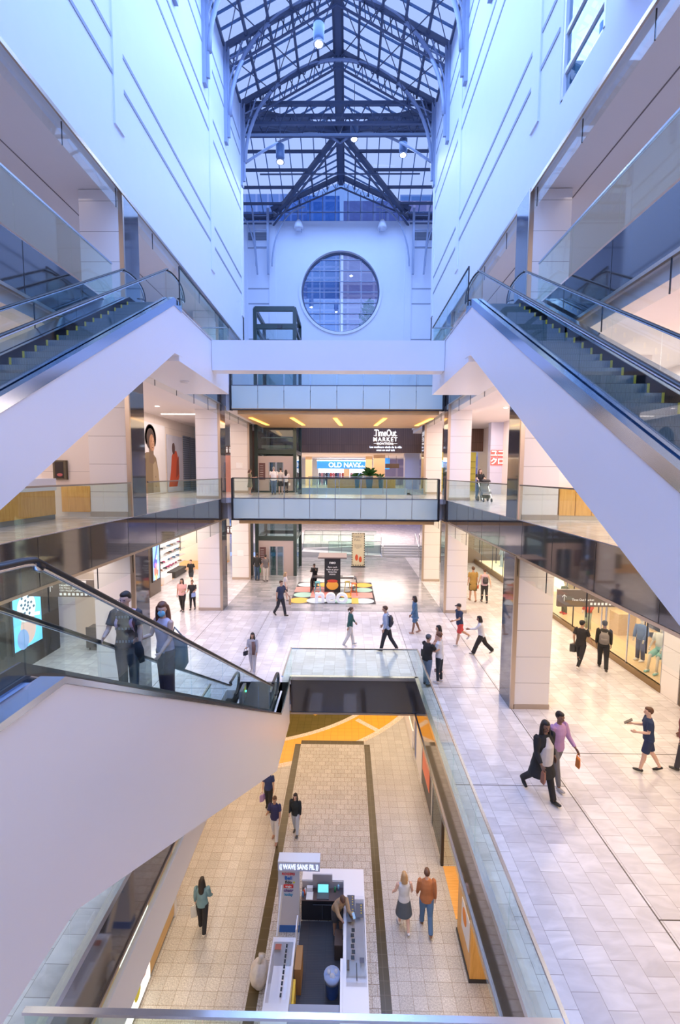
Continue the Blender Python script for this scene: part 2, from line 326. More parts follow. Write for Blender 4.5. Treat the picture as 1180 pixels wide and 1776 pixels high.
# wall details on the back wall: pilasters, grooves, vents
for x in (-9.3, -6.75, 5.35, 7.9):
    struct('trim_back_pilaster', MB().box(x-.3, x+.3, YC1-.08, YC1, L2, 29.5), WALL, 'flat vertical strip on the end wall')
for xa, xb in ((-14, -9.65), (-8.95, -7.1), (5.7, 7.55), (8.25, 12.7)):
    for z in (18.3, 19.5, 22.6, 23.9, 27.4):
        struct('trim_back_reveal', MB().box(xa, xb, YC1-.02, YC1, z, z+.1), GROOVE, 'thin grey reveal line on the end wall')
VENT = tiles('louvre_vent', (0.10, 0.12, 0.16), (0.10, 0.12, 0.16), (0.3, 0.33, 0.4), 3, 0.08, 0.5, 0.02, 0, 'XZ')
for xa, xb, q in ((-8.9, -7.1, 'left'), (5.75, 8.2, 'right')):
    tag(MB().box(xa, xb, YC1-.06, YC1-.01, 28.1, 28.75).build('wall_vent', VENT), 'dark louvred vent high on the end wall, %s of the round window' % q, 'vent')
# glazed strip and gable above the back wall
m = MB()
x = -13.5
while x < 12.5:
    m.box(x-.035, x+.035, YC1+.1, YC1+.2, 29.72, max(31.0, RIDGE-.52*abs(x-XC))-.02 if abs(x-XC) < HW else 30.6); x += 1.12
m.box(-14, 12.7, YC1+.08, YC1+.22, 29.68, 29.78).box(-14, 12.7, YC1+.1, YC1+.2, 30.5, 30.56)
struct('window_3', m, STEELL, 'glazed gable strip above the end wall')
MB().prism([(-14, 29.72), (12.7, 29.72), (12.7, 30.6), (XC+HW, 30.6), (XC, RIDGE), (XC-HW, 30.6), (-14, 30.6)], 'Y', YC1+.14, YC1+.15).build('pane', glass('gable_pane', (0.62, 0.75, 0.92), 0.05), bpy.data.objects['window_3'])

# ------------------------------------------------------------------ glass roof
SL = (RIDGE-EAVE)/HW
def nz(x): return RIDGE-SL*abs(x-XC)
def tz(y): return RIDGE-SL*abs(y-YCM)
g = MB()
for sg in (-1, 1):
    xe = XC+sg*HW
    g.add([(xe, YB, EAVE+.12), (xe, YC0, EAVE+.12), (XC, YCM, RIDGE+.12), (XC, YB, RIDGE+.12)], [(0, 1, 2, 3)])
    g.add([(XC, YCM, RIDGE+.12), (xe, YC1, EAVE+.12), (XC, YC1+.2, RIDGE+.12)], [(0, 1, 2)])
    xo = -14 if sg < 0 else 12.7
    g.add([(XC, YCM, RIDGE+.12), (xe, YC0, EAVE+.12), (xo, YC0, EAVE+.12), (xo, YCM, RIDGE+.12)], [(0, 1, 2, 3)])
    g.add([(XC, YCM, RIDGE+.12), (xe, YC1, EAVE+.12), (xo, YC1, EAVE+.12), (xo, YCM, RIDGE+.12)], [(0, 1, 2, 3)])
struct('roof_glazing', g, GLASSR, 'pitched glass skylight over the atrium')
gb = MB(); y = YB+.4
while y < YC1:
    for sg in (-1, 1):
        if y <= YC0: gb.bar((XC+sg*.1, y, RIDGE+.05), (XC+sg*HW, y, EAVE+.05), .07, .1)
        else:
            d = abs(y-YCM); d0 = min(d, HW)
            if d0 > .3: gb.bar((XC, y, RIDGE+.05), (XC+sg*d0, y, nz(XC+d0)+.05), .07, .1)
    y += .78
for sg in (-1, 1):
    x = 1.1
    while XC+sg*x > -14 and XC+sg*x < 12.7:
        d = min(x, HW)
        for q in (-1, 1): gb.bar((XC+sg*x, YCM, RIDGE+.05), (XC+sg*x, YCM+q*d, RIDGE-SL*d+.05), .07, .1)
        x += .95
struct('roof_glazing_bars', gb, mat('blue_glazing_bar', (0.10, 0.20, 0.38), 0.4), 'thin blue glazing bars of the skylight')
for sg, nm in ((-1, 'left'), (1, 'right')):
    for k in range(0, 6):
        d = HW*k/5.0 + (.22 if k == 0 else 0); x = XC+sg*d; wd = .2 if k in (0, 5) else .13
        mb = MB().bar((x, YB, nz(x)-.08), (x, min(YCM-d, YC0) if k else YCM, nz(x)-.08), wd, .22)
        mb.bar((x, YCM+d, nz(x)-.08), (x, YC1, nz(x)-.08), wd, .2) if k < 5 else None
        struct('roof_purlin', mb, STEELB, 'long dark purlin of the skylight, %s slope' % nm)
    for k in range(0, 6):
        d = HW*k/5.0 + .12
        for q in (-1, 1):
            y = YCM+q*d; xa = XC+sg*d; xb = -14 if sg < 0 else 12.7
            struct('roof_purlin', MB().bar((xa, y, tz(y)-.05), (xb, y, tz(y)-.05), .12, .2), STEELB, 'dark purlin of the %s transept skylight' % nm)
br_ = MB()
for sg in (-1, 1):
    for q in range(8):
        ya, yb = 29.6-3.68*q, 29.6-3.68*(q+1)
        for (u0, u1) in ((.02, .34), (.34, .66), (.66, .98)):
            P = lambda u, y: (XC+sg*HW*u, y, RIDGE-SL*HW*u-.45)
            br_.bar(P(u0, ya), P(u1, yb), .04).bar(P(u1, ya), P(u0, yb), .04)
struct('roof_bracing', br_, STEELB, 'crossed bracing rods of the skylight')
struct('roof_ridge_beam', MB().box(XC-.12, XC+.12, YB, YC1, RIDGE-.35, RIDGE).box(XC-.2, XC+.2, YB, YC1, RIDGE-.42, RIDGE-.35), STEELB, 'ridge beam of the skylight')
for sg in (-1, 1):
    for q in (-1, 1):
        struct('roof_valley_beam', MB().bar((XC, YCM, RIDGE-.15), (XC+sg*HW, YCM+q*6, EAVE-.15), .3, .35).bar((XC, YCM, RIDGE-.8), (XC+sg*HW, YCM+q*6, EAVE-.8), .12, .12), STEELB, 'diagonal valley beam at the crossing of the skylight')
def arch_pts(y, zf=26.6, zt=32.45, hw=5.72, n=28, a0=0, a1=PI):
    return [(XC+hw*math.cos(a0+(a1-a0)*i/n), y, zf+(zt-zf)*math.sin(a0+(a1-a0)*i/n)) for i in range(n+1)]
def truss(y):
    t = thing('roof_truss', 'arched steel roof truss spanning the skylight', 'roof truss', (XC, y, 25.3), group='arched roof trusses', world=True); t['kind'] = 'structure'
    MB().tube(arch_pts(y), .105, 10).build('arch', STEELL, t, smooth=True)
    c = MB(); c2 = MB()
    for sg in (-1, 1):
        c.bar((XC, y, RIDGE-.12), (XC+sg*HW, y, EAVE-.12), .16, .26); c2.bar((XC, y, RIDGE-1.05), (XC+sg*(HW-.1), y, EAVE-1.2), .09, .09)
        for i in range(8):
            a, b = i/8, (i+1)/8
            P = lambda t_: Vector((XC+sg*HW*t_, y, RIDGE-.12-SL*HW*t_)); Q = lambda t_: Vector((XC+sg*(HW-.1)*t_, y, RIDGE-1.05-(RIDGE-1.05-EAVE+1.2)*t_))
            c2.bar(P(a), Q((a+b)/2), .05); c2.bar(Q((a+b)/2), P(b), .05)
        # radial struts between the arch and the lower chord
        for a in (.25, .5, .8):
            an = PI/2-sg*a; ap = Vector((XC+5.72*math.cos(an), y, 26.6+5.85*math.sin(an))); tt = min(.97, abs(ap.x-XC)/HW*1.08)
            c2.bar(ap, Q(tt), .05)
    c.build('rafter', STEELB, t); c2.build('web', STEELB, t)
    for sg in (-1, 1):
        xw = XL if sg < 0 else XR
        b = MB().box(xw, xw-sg*.16, y-.16, y+.16, 25.2, EAVE).box(xw-sg*.16, xw-sg*.3, y-.06, y+.06, 25.5, EAVE-.1).bar((xw-sg*.25, y, 28.2), (xw-sg*1.0, y, 30.3), .07).bar((xw-sg*.25, y, 29.4), (xw-sg*1.6, y, 30.0), .06)
        b.build('wall_post', STEELL, t)
for k in range(8): truss(29.6-3.68*k)
# end truss in front of the back wall with hanging brackets
t = thing('roof_truss', 'A-shaped truss with curved brackets in front of the end wall', 'roof truss', (XC, 41.3, 22), world=True); t['kind'] = 'structure'
a = MB(); b = MB()
for sg in (-1, 1):
    a.bar((XC, 41.3, RIDGE-.1), (XC+sg*6.05, 41.3, 30.3), .22, .35); a.bar((XC, 41.3, RIDGE-1.0), (XC+sg*5.9, 41.3, 29.7), .1)
    for i in range(7):
        p = lambda q: Vector((XC+sg*6.05*q, 41.3, RIDGE-.1-(RIDGE-.1-30.3)*q)); r = lambda q: Vector((XC+sg*5.9*q, 41.3, RIDGE-1-(RIDGE-1-29.7)*q))
        b.bar(p(i/7), r((i+.5)/7), .05); b.bar(r((i+.5)/7), p((i+1)/7), .05)
    pts = [(XC+sg*(6.0-2.9*(1-math.cos(u))), 41.3, 25.6+4.9*math.sin(u)) for u in [i*PI/2/14 for i in range(15)]]
    b.tube(pts, .07, 8); b.bar((XC+sg*6.35, 41.3, 30.4), (XC+sg*6.35, 41.3, 24.9), .2); b.bar((XC+sg*7.7, 41.3, 30.4), (XC+sg*7.3, 41.3, 24.9), .14)
    b.tube([(XC+sg*(7.4+2.4*(1-math.cos(u))), 41.3, 25.6+4.9*math.sin(u)) for u in [i*PI/2/10 for i in range(11)]], .06, 8)
    for zz in (27.2, 28.6, 29.8): b.bar((XC+sg*6.3, 41.3, zz), (XC+sg*7.6, 41.3, zz), .07)
    b.bar((XC+sg*3.4, 41.3, 31.9), (XC+sg*3.4, 41.3, 28.4), .05)
a.build('rafter', STEELB, t); b.build('bracket', STEELL, t, smooth=False)
# box truss across the crossing, near side
for yy in (YC0+.1, YC0+1.1):
    m = MB().bar((XL-.2, yy, 30.35), (XR+.2, yy, 30.35), .22, .2).bar((XL-.2, yy, 29.2), (XR+.2, yy, 29.2), .16)
    x = XL
    while x < XR: m.bar((x, yy, 29.2), (x+.6, yy, 30.35), .06).bar((x+.6, yy, 30.35), (x+1.2, yy, 29.2), .06); x += 1.2
    struct('roof_box_truss', m, STEELB, 'flat lattice truss crossing the skylight before the transept')
for sg, x0_, x1_ in ((-1, -14, XC-HW), (1, XC+HW, 12.7)):
    struct('roof_eave_beam', MB().bar((x0_, YC1-.2, 30.1), (x1_, YC1-.2, 30.1), .2).bar((x0_, YC1-.6, 29.2), (x1_, YC1-.6, 29.2), .1), STEELB, 'eave beam of the transept')
# curved diagonal ribs in the crossing
for sg in (-1, 1):
    struct('roof_crossing_rib', MB().tube([(XC+sg*5.9*(1-u), 30+6*u, 26.8+5.3*math.sin(u*PI/2)) for u in [i/14 for i in range(15)]], .08, 8), STEELL, 'curved rib rising to the centre of the crossing', smooth=True)
struct('roof_tie_rod', MB().bar((XL, 36, 29.9), (XR, 36, 29.9), .08), STEELB)
# pendant floodlights
def flood(x, y, z, lab):
    t = thing('pendant_floodlight', lab, 'lamp', (x, y, z), group='pendant floodlights under the skylight')
    MB().tube([(0, 0, .1), (0, 0, .25), (0, 0, .95), (0, 0, 1.0)], [.2, .27, .27, .1], 20).build('housing', mat('lamp_housing', (0.10, 0.16, 0.28), .4), t, smooth=True)
    MB().tube([(0, 0, -.02), (0, 0, .12)], [.27, .22], 20).build('rim', STEELB, t); MB().ell((0, 0, .02), (.2, .2, .12), 10).build('bulb', LAMP, t, smooth=True)
    MB().tube([(0, 0, 1.0), (0, 0, max(1.3, nz(x)-.3-z if y < 30 else 33-z))], .02, 6).build('hanger', STEELB, t)
    ld = bpy.data.lights.new('floodlight', 'SPOT'); ld.energy = 260; ld.color = (.75, .87, 1); ld.spot_size = 2.2; ld.shadow_soft_size = .25
    lo = bpy.data.objects.new('floodlight', ld); COL.objects.link(lo); lo.location = (x, y, z-.15)
flood(-1.52, 24, 28.45, 'floodlight with blue star glow nearest the ridge, highest of the four')
flood(-4.3, 30, 26.9, 'floodlight hanging on the left side of the skylight')
flood(0.34, 32, 29.6, 'floodlight close to the ridge above the crossing')
flood(3.6, 32, 28.6, 'floodlight hanging on the right side of the crossing')
for x in (-4.34, 2.95):
    t = thing('hanging_uplight', 'small bell-shaped lamp on a stem, %s of the round window' % ('left' if x < 0 else 'right'), 'lamp', (x, 41.3, 28.7))
    MB().tube([(0, 0, 0), (0, 0, .5), (0, 0, .75)], [.42, .3, .12], 16).build('shade', WALL, t, smooth=True); MB().bar((0, 0, .7), (0, 0, 2.75), .06).build('stem', STEELL, t)

# ------------------------------------------------------------------ outside
def tower(name, lab, x0, x1, y0, y1, z0, z1, c1, c2, frame, lit, bw=1.6, fh=1.4):
    m = bpy.data.materials.new(name+'_facade'); m.use_nodes = True; nt = m.node_tree; b = nt.nodes['Principled BSDF']
    geo = nt.nodes.new('ShaderNodeNewGeometry'); sep = nt.nodes.new('ShaderNodeSeparateXYZ'); cb = nt.nodes.new('ShaderNodeCombineXYZ')
    nt.links.new(geo.outputs['Position'], sep.inputs[0]); nt.links.new(sep.outputs[0], cb.inputs[0]); nt.links.new(sep.outputs[2], cb.inputs[1])
    br = nt.nodes.new('ShaderNodeTexBrick'); nt.links.new(cb.outputs[0], br.inputs['Vector']); br.offset = 0
    br.inputs['Color1'].default_value = (*c1, 1); br.inputs['Color2'].default_value = (*c2, 1); br.inputs['Mortar'].default_value = (*frame, 1)
    br.inputs['Scale'].default_value = 1; br.inputs['Brick Width'].default_value = bw; br.inputs['Row Height'].default_value = fh; br.inputs['Mortar Size'].default_value = .14
    nt.links.new(br.outputs['Color'], b.inputs['Base Color']); b.inputs['Roughness'].default_value = .3
    b2 = nt.nodes.new('ShaderNodeTexBrick'); nt.links.new(cb.outputs[0], b2.inputs['Vector']); b2.offset = 0
    b2.inputs['Color1'].default_value = (0, 0, 0, 1); b2.inputs['Color2'].default_value = (1, 1, 1, 1); b2.inputs['Mortar'].default_value = (0, 0, 0, 1)
    b2.inputs['Scale'].default_value = 1; b2.inputs['Brick Width'].default_value = bw/2; b2.inputs['Row Height'].default_value = fh; b2.inputs['Mortar Size'].default_value = .3; b2.inputs['Bias'].default_value = -.2
    rp = nt.nodes.new('ShaderNodeMapRange'); rp.inputs[1].default_value = .78; rp.inputs[2].default_value = .85; rp.inputs[4].default_value = lit
    nt.links.new(b2.outputs['Color'], rp.inputs[0]); nt.links.new(rp.outputs[0], b.inputs['Emission Strength']); b.inputs['Emission Color'].default_value = (.8, .88, 1, 1)
    o = MB().box(x0, x1, y0, y1, z0, z1).build(name, m); tag(o, lab, 'building'); return o
tower('office_tower', 'blue glass office tower seen through the round window', -5.5, -1.2, 63, 72, 0, 44, (.10, .25, .55), (.16, .36, .72), (.35, .5, .8), 1.2)
tower('brick_tower', 'mauve brick tower right of the blue one, behind a tree', -0.6, 20, 58, 70, 0, 40.5, (.45, .38, .55), (.30, .28, .48), (.55, .48, .62), 1.4)
tower('office_block', 'grey blue office block with lit windows, leftmost behind the round window', -30, -5.8, 66, 76, 0, 46, (.20, .32, .60), (.30, .45, .75), (.5, .6, .85), 1.0)
tower('glass_tower', 'blue building rising beyond the glazed gable', 8, 34, 74, 84, 0, 50.5, (.10, .25, .5), (.15, .33, .62), (.3, .45, .7), .8)
tower('side_tower', 'dark blue building above the left slope of the skylight', -34, -15, 6, 22, 20, 62, (.04, .12, .30), (.06, .16, .36), (.08, .2, .4), .2)
t = thing('street_tree', 'leafy tree outside the lower right of the round window', 'tree', (2.3, 52, 12))
random.seed(3)
f = MB()
for i in range(420):
    a = random.random()*2*PI; r = random.random()**.5; z = random.random(); rr = 2.6*(1-z)**.7+.3
    p = Vector((rr*r*math.cos(a), rr*r*math.sin(a)*.6, 4+z*10.6)); q = .35
    d1 = Vector((random.uniform(-1, 1), random.uniform(-1, 1), random.uniform(-1, 1))).normalized()*q; d2 = d1.orthogonal().normalized()*q*.6
    f.add([p-d1, p+d2, p+d1, p-d2], [(0, 1, 2, 3)])
f.build('foliage', mat('leaf', (.05, .16, .14), .6), t); MB().tube([(0, 0, 0), (0, 0, 12)], [.2, .05], 8).build('trunk', mat('bark', (.06, .05, .05), .8), t)

# ------------------------------------------------------------------ floors, slabs, ceilings
YF = 38.0
def slab(z0, z1, x0, x1, y0, y1): return MB().box(x0, x1, y0, y1, z0, z1)
struct('floor', slab(L2-.5, L2, SXL, XL-.02, YB, YF), FLOOR0, 'upper left gallery floor'); struct('floor', slab(L2-.5, L2, XR+.02, SXR, YB, YF), FLOOR0, 'upper right gallery floor')
struct('floor', slab(L1-.3, L1, SXL, XL-.02, YB, YF), FLOOR0, 'middle left gallery floor'); struct('floor', slab(L1-.3, L1, XR+.02, SXR, YB, YF), FLOOR0, 'middle right gallery floor')
struct('floor', slab(L1-.3, L1, XL-.02, XR+.02, YB, .8), FLOOR0)
# ceilings of the galleries
for z, nm in ((15.82, 'upper'), (11.1, 'middle'), (4.98, 'main')):
    for x0, x1, s in ((SXL-3.5, XL-.05, 'left'), (XR+.05, SXR+4.2, 'right')):
        m = slab(z, z+.2, x0, x1, YB, YF)
        struct('ceiling', m, SOFFIT, 'ceiling of the %s %s gallery' % (nm, s))
        # recessed beam line and slot
        xx = x1-1.7 if s == 'left' else x0+1.7
        if nm == 'middle': struct('trim_ceiling_drop', MB().box(xx-.02, xx+(1.6 if s == 'left' else -1.6), YB, YF, z-.28, z), SOFFIT, 'dropped ceiling strip beside the atrium')
        struct('trim_slot', MB().box(xx-.35, xx-.32, YB, 24, z-.012, z), mat('slot_grey', (.2, .17, .16), .6), 'thin slot line in the ceiling')
# dark fascias along the atrium
FPN = dict(line=(0.015, 0.015, 0.015))
for x, sg, s in ((XL, 1, 'left'), (XR, -1, 'right')):
    for z0, z1, q in ((11.13, L2, 'upper'), (4.95, L1, 'middle')):
        t = struct('trim_%s_fascia' % s, MB().box(x-sg*.05, x, YB, YC0+.9, z0+.03, z1-.02), DARK, 'glossy dark fascia of the %s %s gallery' % (q, s))
        sm = MB(); y = 1.5
        while y < YC0: sm.box(x, x+sg*.004, y, y+.015, z0+.03, z1-.02); y += 2.03
        sm.build('seam', BLACK, t)
        MB().box(x-sg*.06, x+sg*.015, YB, YC0+.9, z0-.04, z0+.03).build('edge_strip', BRONZE, t)
        # glass smoke baffle below
        g = MB(); g.box(x-sg*.035, x-sg*.02, YB, YC0+.9, z0-.62, z0-.02)
        gb_ = tag(g.build('smoke_baffle', GLASSB), 'clear glass baffle hanging below the %s %s gallery edge' % (q, s), 'glass baffle')
        j = MB(); y = 1.8
        while y < YC0: j.box(x-sg*.04, x-sg*.015, y, y+.012, z0-.62, z0-.02); y += 2.03
        j.build('joint', BLACK, gb_)
    g = MB().box(x-sg*.1, x-sg*.085, YB, YC0-.3, LW-.55, LW-.02)
    gb_ = tag(g.build('smoke_baffle', GLASSB), 'clear glass baffle hanging below the %s tower wall' % s, 'glass baffle')
    j = MB(); y = 1.3
    while y < YC0: j.box(x-sg*.105, x-sg*.08, y, y+.012, LW-.55, LW-.02); y += 2.5
    j.build('joint', BLACK, gb_)
# gallery side walls (shop lines)
for z0, z1 in ((L2, 15.82),):
    struct('wall_left', MB().box(SXL-.2, SXL, YB, YF, z0, z1), SOFFIT); struct('wall_right', MB().box(SXR, SXR+.2, YB, YF, z0, z1), SOFFIT)
    struct('wall_left', MB().box(-10.3, XL-1.6, 31.6, 31.8, z0, z1), SOFFIT); 
# columns
for si, x0, x1, s in ((1, -8.0, -6.82, 'left'), (-1, 5.42, 6.52, 'right')):
    for ci_, (ya, yb) in enumerate(((3.2, 4.3), (14.0, 15.0), (24.0, 25.0), (31.2, 32.2))):
        xi = x1 if si > 0 else x0; nm_ = ('behind the escalator', 'nearest', 'middle', 'far')[ci_]
        t = thing('column', '%s %s column clad in white panels and dark glass' % (nm_, s), 'column', ((x0+x1)/2, (ya+yb)/2, 0), world=True); t['kind'] = 'structure'
        for a, b in ((0, 4.95), (L1, 11.12), (L2, 15.8)):
            if ci_ == 3 and a > 10: continue
            MB().box(x0, x1, ya, yb, a+.16, b).build('white_panel', COLW, t)
            xo = xi+si*.13
            MB().box(xi+si*.004, xo, ya+.06, yb, a, b).build('dark_panel', DARKC, t)
            MB().box(xi, xo+si*.0, ya-.02, ya+.06, a, b).build('metal_corner', BRONZE, t)
            MB().box(x0-.02, x1+.02, ya-.02, yb+.02, a, a+.16).build('base', mat('stone_base', (.45, .36, .29), .3), t)
# main floor with the opening
OX0, OX1, OY0, OY1 = -4.1, 2.62, 4.75, 16.1
FX0, FX1 = SXL-3.5, SXR+.05
EX = -2.0
m = MB()
for a in ((FX0, OX0, YB, 24.05), (OX1, FX1, YB, 24.05), (OX0, OX1, YB, OY0), (OX0, OX1, OY1, 24.05), (OX0, EX-.05, 15.0, OY1)): m.box(a[0], a[1], a[2], a[3], -.3, 0)
m.box(FX0, XL, 24.05, 40.3, -.3, 0).box(5.3, FX1, 24.05, 40.3, -.3, 0)
struct('floor', m, FLOOR0, 'marble tiled floor of the main level')
struct('floor', MB().box(XL, 5.3, 24.05, 40.3, -.3, 0), FLOORG, 'grey plank-tiled floor zone behind the bridge')
J = mat('dark_joint', (.12, .10, .09), .5); jm = MB()
for x in (5.34, -6.75): jm.box(x-.012, x+.012, OY0-3, 24.05, 0, .003)
for x in (-4.1, 2.64): jm.box(x-.01, x+.01, OY1, 24.05, 0, .003)
jm.box(2.7, 5.34, 10.38, 10.4, 0, .003).box(5.34, SXR, 11.7, 11.72, 0, .003).box(-12, OX0, 15.1, 15.12, 0, .003).box(2.7, 5.34, 15.4, 15.42, 0, .003).box(5.34, SXR, 7.1, 7.12, 0, .003)
struct('trim_floor_joint', jm, J, 'dark expansion joints in the main floor')
# opening edge fascias and steel channel
for (xa, xb, ya, yb, q) in ((OX1-.02, OX1+.03, OY0, OY1, 'right'), (OX0-.03, OX0+.02, OY0, 13.2, 'left'), (EX, OX1, OY1-.02, OY1+.03, 'far'), (OX0, OX1, OY0-.03, OY0+.02, 'near')):
    t = struct('trim_opening_%s' % q, MB().box(xa, xb, ya, yb, -1.35, -.06), DARK, 'dark fascia around the floor opening, %s side' % q)
    MB().box(xa-.04, xb+.04, ya-.04, yb+.04, -.1, .03).build('steel_channel', STEEL, t)
    MB().box(xa-.03, xb+.03, ya-.03, yb+.03, -1.42, -1.35).build('edge_strip', BRONZE, t)
struct('trim_opening_left', MB().box(OX0-.02, OX0+.08, OY0, 13, -2.65, -1.62), CLAD, 'white bulkhead under the left edge of the opening')
tag(MB().box(OX0-.03, OX0-.01, OY0, 13, -1.62, -1.42).build('smoke_baffle', GLASSG), 'glass strip between the dark fascia and the white bulkhead', 'glass baffle')
tag(MB().box(OX1+.05, OX1+.07, OY0, OY1, -1.9, -1.42).build('smoke_baffle', GLASSG), 'glass strip below the right edge of the floor opening', 'glass baffle')
# lower level
struct('ceiling', MB().box(OX1+.03, 9, OY0-3, 34, -1.2, -1.1).box(-12, OX0-.03, OY0-3, 34, -1.2, -1.1).box(OX0, OX1, OY1+.05, 34, -1.35, -1.1), SOFFIT, 'ceiling of the lower level')
struct('floor', MB().box(-12, 9, YB, 36, LB-.3, LB), FLOORB, 'granite tiled floor of the lower level')
e = .004
struct('trim_floor_inlay', MB().box(-2.17, .96, 5, 21.35, LB, LB+e), FLOORC, 'speckled granite inlay between two dark bands')
struct('trim_floor_band', MB().box(-2.45, -2.17, 5, 21.35, LB, LB+e*1.5).box(.96, 1.24, 5, 21.35, LB, LB+e*1.5).box(-2.17, .96, 21.35, 21.65, LB, LB+e*1.5), BROWNT, 'dark brown bands framing the floor inlay')
def arcpoly(cxx, cyy, r0, r1, a0, a1, z, n=40):
    mm = MB(); P0 = [(cxx+r0*math.cos(a0+(a1-a0)*i/n), cyy+r0*math.sin(a0+(a1-a0)*i/n), z) for i in range(n+1)]
    P1 = [(cxx+r1*math.cos(a0+(a1-a0)*i/n), cyy+r1*math.sin(a0+(a1-a0)*i/n), z) for i in range(n+1)]
    return mm.add(P0+P1, [(i, i+1, n+2+i, n+1+i) for i in range(n)])
ocx, ocy = -6.5, 31.0
A0, A1 = -PI/2-.1, -PI/2+1.35
struct('trim_floor_ring', arcpoly(ocx, ocy, 9.9, 11.9, A0, A1, LB+e*.5), ORANGT, 'orange curved band in the lower floor')
struct('trim_floor_disc', arcpoly(ocx, ocy, 0.1, 9.9, A0, A1, LB+e*.5), OLIVET, 'dark olive floor inside the orange band')
mm = arcpoly(ocx, ocy, 9.78, 10.05, A0, A1, LB+e*.8); m2 = arcpoly(ocx, ocy, 11.72, 12.02, A0, A1, LB+e*.8); mm.add(m2.v, m2.f)
mm.prism([(0.55, 23.55), (.75, 23.75), (1.98, 22.55), (1.8, 22.35)], 'Z', LB+e*.1, LB+e*.65)
struct('trim_floor_mosaic', mm, MOSAIC, 'speckled mosaic borders of the orange band')
struct('trim_floor_diamond', MB().add([(-2.0, 24.3, LB+e), (-1.6, 24.6, LB+e), (-1.25, 24.3, LB+e), (-1.65, 24.0, LB+e)], [(0, 1, 2, 3)]), ORANGT, 'orange diamond in the dark olive floor')
# lower level walls
OAKL = wood('oak_wall', (0.60, 0.36, 0.12), (0.74, 0.48, 0.2), 1.2, 'Y')
struct('wall_left', MB().box(-5.5, -5.3, 13.0, 36, LB, -1.2), mat('peach_wall', (.75, .52, .36), .5), 'left wall of the lower level')
struct('wall_back', MB().box(-12, 9, 33, 33.3, LB, -1.2), mat('olive_wall', (.30, .24, .10), .5))
t = thing('shop_counter', 'oak-clad shop counter along the lower left wall with a lit food poster', 'counter', (-5.2, 9, LB), world=True)
MB().box(-5.6, -5.12, 7, 12.5, LB+.08, -3.2).build('oak_front', OAKL, t); MB().box(-5.2, -5.08, 12.5, 12.62, LB, -3.0).build('end_post', PLASTW, t)
MB().box(-5.12, -5.08, 9.35, 10.75, LB+.15, -3.6).build('lightbox', em('poster_light', (1, .97, .9), 1.5), t)
f = MB(); f.ell((-5.075, 10.45, -5.15), (.012, .16, .2)); f.build('poster_fruit', mat('red_print', (.8, .25, .15), .5), t)
f = MB(); f.ell((-5.075, 10.05, -5.3), (.012, .17, .22)); f.build('poster_lemon', mat('yellow_print', (.85, .80, .05), .5), t)
# right shops of the lower level
t = thing('shopfront', 'row of lower level shopfronts under the right gallery edge', 'shopfront', (3.4, 17, LB), world=True)
MB().box(3.36, 3.75, 20.9, 21.15, LB+.1, -1.2).box(3.3, 3.36, 21.1, 24.5, LB, LB+.9).build('white_pier', CLAD, t)
MB().box(3.36, 3.5, 20.2, 20.6, LB, -1.5).build('blue_panel', mat('royal_blue', (.04, .12, .45), .4), t)
MB().box(3.34, 3.44, 18.6, 20.1, LB, -1.4).build('white_panel', CLAD, t)
MB().box(3.34, 3.42, 16.5, 18.5, LB+.2, -1.5).build('dark_frame', BLACK, t)
MB().box(3.32, 3.34, 16.8, 18.3, LB+.9, -2.6).build('red_poster', mat('red_poster', (.55, .12, .06), .5, emit=(.8, .2, .1), es=.3), t)
MB().box(3.34, 3.42, 16.2, 16.45, LB, -1.4).build('steel_post', STEEL, t)
MB().box(3.36, 3.38, 14.6, 16.2, LB+.1, -1.5).build('shop_glass', glass('dark_shop_glass', (.35, .36, .28), .1), t)
MB().box(3.32, 3.42, 14.45, 14.6, LB, -1.4).build('door_post', BLACK, t)
MB().box(3.4, 6, 12.6, 14.45, LB+.001, LB+.01).build('wood_floor', wood('lit_wood_floor', (.75, .38, .08), (.9, .5, .14), 2, 'X'), t)
MB().box(3.5, 3.9, 12.3, 12.55, LB, -1.4).build('brown_pier', mat('brown_pier', (.25, .17, .13), .4), t)
MB().box(6.0, 6.1, 6, 30, LB, -1.3).build('back_wall', mat('amber_wall', (.7, .48, .25), .6), t)
t = thing('oak_kiosk', 'oak-clad kiosk at the lower right with an orange and white sign', 'kiosk', (3.5, 11.5, LB), world=True)
MB().box(3.35, 4.2, 10.9, 12.25, LB+.1, -3.2).build('oak_body', OAK, t); MB().box(3.32, 4.25, 10.88, 12.27, LB, LB+.1).build('plinth', BLACK, t)
MB().box(3.325, 3.345, 11.0, 11.75, LB+.75, -4.3).build('white_sign', PAPER, t); MB().ell((3.32, 11.45, -4.6), (.015, .2, .22)).build('orange_disc', mat('orange_print', (.9, .3, .03), .5), t)
area('shop_spill', (4.6, 13.5, -1.6), 1.5, 2, 60, (1, .7, .35))

# ------------------------------------------------------------------ glass railings
def railing(name, lab, a, b, z, top=None, h=1.1, panel=1.35, cat='railing', mat_=None, wide=.05, group=None, posts=False):
    a, b = Vector((a[0], a[1], z)), Vector((b[0], b[1], z)); L = (b-a).length; d = (b-a).normalized(); n = max(1, round(L/panel))
    t = thing(name, lab, cat, tuple(a), group=group, world=True)
    for i in range(n):
        p = a+d*(L*i/n+.008); q = a+d*(L*(i+1)/n-.008)
        g = MB().bar((p.x, p.y, z+h/2), (q.x, q.y, z+h/2), .015, h-.04).build('glass_panel', mat_ or GLASSG, t)
        if posts:
            MB().bar((p.x, p.y-.03, z+.02), (p.x, p.y-.03, z+h-.03), .035, .035).build('post', STEEL, t)
    MB().bar((a.x, a.y, z+h), (b.x, b.y, z+h), wide, .04).build('handrail', top or STEEL, t)
    return t
railing('glass_railing', 'glass railing on the left edge of the floor opening', (OX0, OY0), (OX0, 13.2), 0, STEEL, 1.08)
